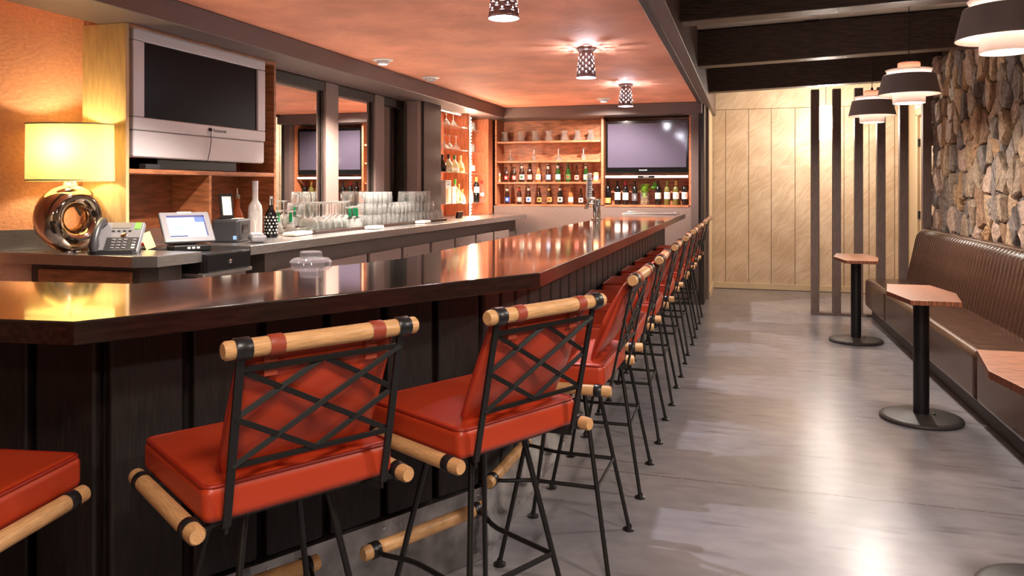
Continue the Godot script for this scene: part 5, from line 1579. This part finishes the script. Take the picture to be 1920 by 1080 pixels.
func glassware() -> void:
	# trays and cloths on the steel worktop
	var tr := [[4.74, 5.52, "near dark brown tray under the stemware"], [5.56, 7.22, "far dark brown tray under the stacked tumblers"]]
	for e in tr:
		var t := thing("tray", e[2], "tray", P(-3.02, (e[0] + e[1]) * 0.5, BACKH), 0.0, "trays on the steel worktop")
		obj("tray_plate", MB.new().pillow(Vector3(0, 0.006, 0), Vector3(0.22, 0.012, e[1] - e[0]), 0.005, Vector3.ZERO, 3), M.tray, t)
		obj("tray_rim", MB.new().box(Vector3(0.106, 0.012, 0), Vector3(0.012, 0.02, e[1] - e[0] - 0.02), 0.004), M.tray, t)
	for e in [[-2.96, 4.6, 0.26, "white folded cloth before the near tray"], [-2.84, 5.5, 0.18, "white folded cloth between the two trays"], [-2.86, 6.5, 0.18, "white folded cloth on the far tray's edge"]]:
		var zz := 0.0
		tag(obj("bar_cloth", MB.new().pillow(P(e[0], e[1], BACKH + 0.0155 + zz), Vector3(0.1, 0.022, e[2]), 0.01, Vector3(0, 0.004, 0), 4, Basis(Vector3.UP, 0.1)), M.paper), e[3], "cloth")
	# tumbler upside down
	var tum := thing("tumbler", "clear tumbler upside down in the stacks on the far tray", "glass", Vector3.ZERO, 0.0, "stacked tumblers")
	obj("wall", MB.new().lathe([[0.0365, 0.002], [0.038, 0.0], [0.0395, 0.002], [0.033, 0.092], [0.0315, 0.0945], [0.0, 0.0945]], 20).lathe([[0.0365, 0.002], [0.031, 0.078], [0.029, 0.08], [0.0, 0.08]], 20, Transform3D.IDENTITY, 0.0, TAU, -1.0), M.crystal, tum)
	var first := true
	for lv in 3:
		var rowsx := [-2.965, -3.05]
		for r in rowsx.size():
			var k := 0
			var nth := 0
			var d := 5.62 + 0.04 * (lv + r)
			while d < 7.16 - 0.05 * lv:
				var ok := true
				if lv == 2:
					ok = d < 6.12 or (d > 6.5 and d < 6.9)
				elif lv == 1:
					ok = d < 7.0
				if lv == 0 and r == 2 and k % 2 == 1:
					ok = false
				if ok:
					var at := P(rowsx[r] + rng.randf_range(-0.006, 0.006) - 0.012 * lv, d + rng.randf_range(-0.004, 0.004), BACKH + 0.012 + 0.0945 * lv)
					var says: String = "clear tumbler, %s from the near end in the %s row, %s layer of the stacks" % [ORD[nth], ["front", "rear"][r], ["bottom", "middle", "top"][lv]]
					nth += 1
					if first:
						tum.position = at
						tum.set_meta("label", says)
						first = false
					else:
						copy(tum, "tumbler", at, 0.0, says)
				d += 0.085
				k += 1
	# stemware upside down on the near tray
	var wg := thing("wine_glass", "clear stemmed glass upside down on the near tray", "glass", Vector3.ZERO, 0.0, "stemmed glasses upside down")
	obj("bowl", MB.new().lathe([[0.0305, 0.0], [0.032, 0.0], [0.038, 0.03], [0.037, 0.06], [0.026, 0.092], [0.007, 0.108], [0.0, 0.11]], 20).lathe([[0.0305, 0.0], [0.0365, 0.03], [0.0355, 0.06], [0.0245, 0.09], [0.006, 0.103], [0.0, 0.104]], 20, Transform3D.IDENTITY, 0.0, TAU, -1.0), M.crystal, wg)
	obj("stem", MB.new().lathe([[0.007, 0.108], [0.0042, 0.12], [0.0042, 0.185], [0.008, 0.2]], 10), M.crystal, wg)
	obj("foot", MB.new().lathe([[0.0, 0.199], [0.008, 0.2], [0.03, 0.208], [0.037, 0.212], [0.036, 0.214], [0.0, 0.215]], 20), M.crystal, wg)
	first = true
	for r in 2:
		for k in 8:
			var at := P(-2.965 - 0.09 * r, 4.80 + 0.085 * k + 0.03 * (r % 2), BACKH + 0.012)
			if r == 0 and k > 5:
				continue
			var says: String = "clear stemmed glass upside down, %s from the near end in the tray's %s row" % [ORD[k], ["front", "rear"][r]]
			if first:
				wg.position = at
				wg.set_meta("label", says)
				first = false
			else:
				copy(wg, "wine_glass", at, 0.0, says)
	# green stemmed glasses among them
	var gg := thing("green_stem_glass", "clear glass with thick green stem, upside down among the stemware", "glass", Vector3.ZERO, 0.0, "green stemmed glasses")
	obj("bowl", MB.new().lathe([[0.048, 0.0], [0.045, 0.03], [0.03, 0.055], [0.028, 0.075], [0.012, 0.09], [0.0, 0.091]], 20).lathe([[0.048, 0.0], [0.0435, 0.03], [0.0285, 0.054], [0.0265, 0.073], [0.01, 0.085], [0.0, 0.086]], 20, Transform3D.IDENTITY, 0.0, TAU, -1.0), M.crystal, gg)
	obj("green_stem", MB.new().lathe([[0.012, 0.09], [0.011, 0.1], [0.013, 0.12], [0.011, 0.15], [0.009, 0.155]], 12), M.green_glass, gg)
	obj("foot", MB.new().lathe([[0.0, 0.154], [0.009, 0.155], [0.034, 0.163], [0.04, 0.167], [0.039, 0.169], [0.0, 0.17]], 20), M.crystal, gg)
	first = true
	var gl := [[-2.965, 5.33, "left of the two front ones before the tumblers"], [-2.965, 5.44, "right of the two front ones before the tumblers"], [-3.06, 5.575, "behind the front tumblers"], [-3.07, 4.68, "by the cloth, nearer the worktop's front"], [-3.16, 4.66, "by the cloth, nearer the mirror"]]
	for e in gl:
		var at := P(e[0], e[1], BACKH + (0.012 if e[1] > 4.74 else 0.0))
		if first:
			gg.position = at
			gg.set_meta("label", "upside-down glass with thick green stem, " + e[2])
			first = false
		else:
			copy(gg, "green_stem_glass", at, 0.0, "upside-down glass with thick green stem, " + e[2])
	# martini glasses upside down in the niche and on the back shelves
	var mg := thing("martini_glass", "left martini glass upside down on the niche's second glass shelf", "glass", P(-3.2, d_at(833, -3.2), NSH[1]), 0.0, "martini glasses in the niche")
	obj("bowl", MB.new().lathe([[0.053, 0.0], [0.055, 0.0], [0.005, 0.075], [0.0, 0.076]], 20).lathe([[0.053, 0.0], [0.003, 0.07], [0.0, 0.071]], 20, Transform3D.IDENTITY, 0.0, TAU, -1.0), M.crystal, mg)
	obj("stem", MB.new().lathe([[0.005, 0.075], [0.0045, 0.15]], 8), M.glass_solid, mg)
	obj("foot", MB.new().lathe([[0.0, 0.149], [0.0045, 0.15], [0.036, 0.157], [0.0, 0.16]], 20), M.crystal, mg)
	for e in [[-3.2, d_at(843, -3.2), NSH[1], "middle martini glass upside down on the niche's second glass shelf"], [-3.2, d_at(855, -3.2), NSH[1], "right martini glass upside down on the niche's second glass shelf"], [-3.2, d_at(837, -3.2), NSH[0], "left martini glass upside down on the niche's top glass shelf"], [-3.2, d_at(850, -3.2), NSH[0], "right martini glass upside down on the niche's top glass shelf"]]:
		copy(mg, "martini_glass", P(e[0], e[1], minf(e[2], 2.07)), 0.0, e[3])
	for e in [[957, "left martini glass upside down on the back wall's second shelf"], [1047, "right martini glass upside down on the back wall's second shelf"]]:
		var o := copy(mg, "martini_glass", P(x_at(e[0], 9.42), 9.42, BSH[1]), 0.0, e[1])
		o.set_meta("group", "stemware on the back wall shelf")
	var sn := thing("snifter", "left stemmed snifter upside down on the back wall's second shelf", "glass", P(x_at(1001, 9.42), 9.42, BSH[1]), 0.0, "stemware on the back wall shelf")
	obj("bowl", MB.new().lathe([[0.022, 0.0], [0.034, 0.03], [0.033, 0.055], [0.018, 0.08], [0.007, 0.09], [0.0, 0.091]], 20).lathe([[0.022, 0.0], [0.032, 0.03], [0.031, 0.055], [0.016, 0.078], [0.0, 0.085]], 20, Transform3D.IDENTITY, 0.0, TAU, -1.0), M.crystal, sn)
	obj("stem", MB.new().lathe([[0.007, 0.09], [0.006, 0.12], [0.009, 0.14]], 10), M.glass_solid, sn)
	obj("foot", MB.new().lathe([[0.0, 0.139], [0.009, 0.14], [0.035, 0.152], [0.036, 0.155], [0.0, 0.157]], 20), M.crystal, sn)
	copy(sn, "snifter", P(x_at(1094, 9.42), 9.42, BSH[1]), 0.0, "right stemmed snifter upside down on the back wall's second shelf")
	var vs := thing("carafe", "waisted glass carafe on the back wall's top shelf", "glass", Vector3.ZERO, 0.0, "carafes on the top shelf")
	obj("wall", MB.new().lathe([[0.0, 0.0], [0.05, 0.0], [0.052, 0.03], [0.034, 0.075], [0.032, 0.09], [0.048, 0.13], [0.0465, 0.131]], 20).lathe([[0.0, 0.012], [0.047, 0.014], [0.0495, 0.03], [0.0315, 0.075], [0.0295, 0.09], [0.0465, 0.131]], 20, Transform3D.IDENTITY, 0.0, TAU, -1.0), M.crystal, vs)
	first = true
	var cx := [947, 976, 1003, 1029, 1058, 1083, 1108]
	for k in 7:
		var at := P(x_at(cx[k], 9.42), 9.42, BSH[0])
		var says: String = "waisted glass carafe on the back wall's top shelf, %s from the left" % ORD[k]
		if first:
			vs.position = at
			vs.set_meta("label", says)
			first = false
		else:
			copy(vs, "carafe", at, 0.0, says)
	# glasses in the right bay of the niche
	for k in 4:
		copy(tum, "tumbler", P(-3.2 - 0.03 * (k % 2), 8.53 + 0.105 * k, NSH[1]), 0.0, "%s tumbler from the left on the niche's second glass shelf" % ORD[k]).set_meta("group", "tumblers in the niche")
		copy(tum, "tumbler", P(-3.2 - 0.03 * (k % 2), 8.55 + 0.105 * k, NSH[0]), 0.0, "%s tumbler from the left on the niche's top glass shelf" % ORD[k]).set_meta("group", "tumblers on the niche's top shelf")

# ---------------------------------------------------------------- things on and behind the bar
func bar_things() -> void:
	var ub := thing("underbar_bench", "steel work bench behind the bar top", "bench")
	obj("bench_body", MB.new().prism(PackedVector2Array([Vector2(-1.42, -3.0), Vector2(-1.42, -8.6), Vector2(-1.72, -8.6), Vector2(-1.72, -3.05), Vector2(-1.82, -2.75), Vector2(-2.1, -2.1), Vector2(-1.87, -1.98), Vector2(-1.53, -2.68)]), 0.0, 0.92, 0.003), M.steel, ub)
	var jar := thing("lidded_container", "clear lidded container half hidden behind the bar's near edge", "container", P(-1.64, 2.64, 0.92))
	obj("bowl", MB.new().lathe([[0.0, 0.0], [0.066, 0.0], [0.07, 0.004], [0.078, 0.15], [0.082, 0.16], [0.079, 0.162]], 28), M.clear_plastic, jar)
	obj("lid", MB.new().lathe([[0.08, 0.162], [0.07, 0.172], [0.042, 0.176]], 28).lathe([[0.042, 0.176], [0.044, 0.182], [0.043, 0.196], [0.038, 0.2], [0.0, 0.2]], 24), M.clear_plastic, jar)
	obj("contents", MB.new().lathe([[0.0, 0.004], [0.064, 0.004], [0.069, 0.09], [0.0, 0.095]], 24), M.grey_plastic, jar)
	# beer tap
	var tap := thing("beer_tap", "chrome beer tap tower with tall patterned handles on the bar", "beer tap", P(-1.345, 7.07, BARH), 0.6)
	obj("column", MB.new().lathe([[0.055, 0.0], [0.055, 0.006], [0.04, 0.012], [0.0385, 0.02], [0.0385, 0.175], [0.041, 0.18], [0.041, 0.192], [0.036, 0.198], [0.0, 0.2]], 28), M.chrome, tap)
	for e in [[-0.085, 0.0], [-0.045, -0.09]]:
		var f := obj("faucet", MB.new().tube([Vector3(0, 0.15, 0), Vector3(e[0], 0.152, e[1] * 0.6), Vector3(e[0] * 1.25, 0.14, e[1] * 0.8), Vector3(e[0] * 1.4, 0.1, e[1] * 0.9)], 0.011, 10).tube([Vector3(e[0], 0.15, e[1] * 0.6), Vector3(e[0], 0.2, e[1] * 0.6)], 0.012, 10), M.chrome, tap)
		obj("tap_handle", MB.new().box(Vector3(e[0], 0.315, e[1] * 0.6), Vector3(0.034, 0.24, 0.03), 0.008, Basis(Vector3.BACK, -0.06)), M.handle if e[1] == 0.0 else M.paper, f)
		var marks := MB.new()
		for q in 8:
			marks.box(Vector3(e[0] + 0.0012 * (q - 4), 0.225 + q * 0.02, e[1] * 0.6 + 0.0155), Vector3(0.02, 0.007 + 0.004 * (q % 2), 0.001), 0.0, Basis(Vector3.BACK, -0.06 + 0.5 * (q % 3 - 1)))
		obj("handle_marks", marks, M.dark_plastic, f)
		obj("handle_badge", MB.new().lathe([[0.0, 0.0], [0.018, 0.0], [0.018, 0.005], [0.0, 0.008]], 16, Transform3D(Basis(Vector3.RIGHT, PI / 2), Vector3(e[0] + 0.012, 0.41, e[1] * 0.6 + 0.016))), M.red_plastic if e[1] != 0.0 else M.paper, f)
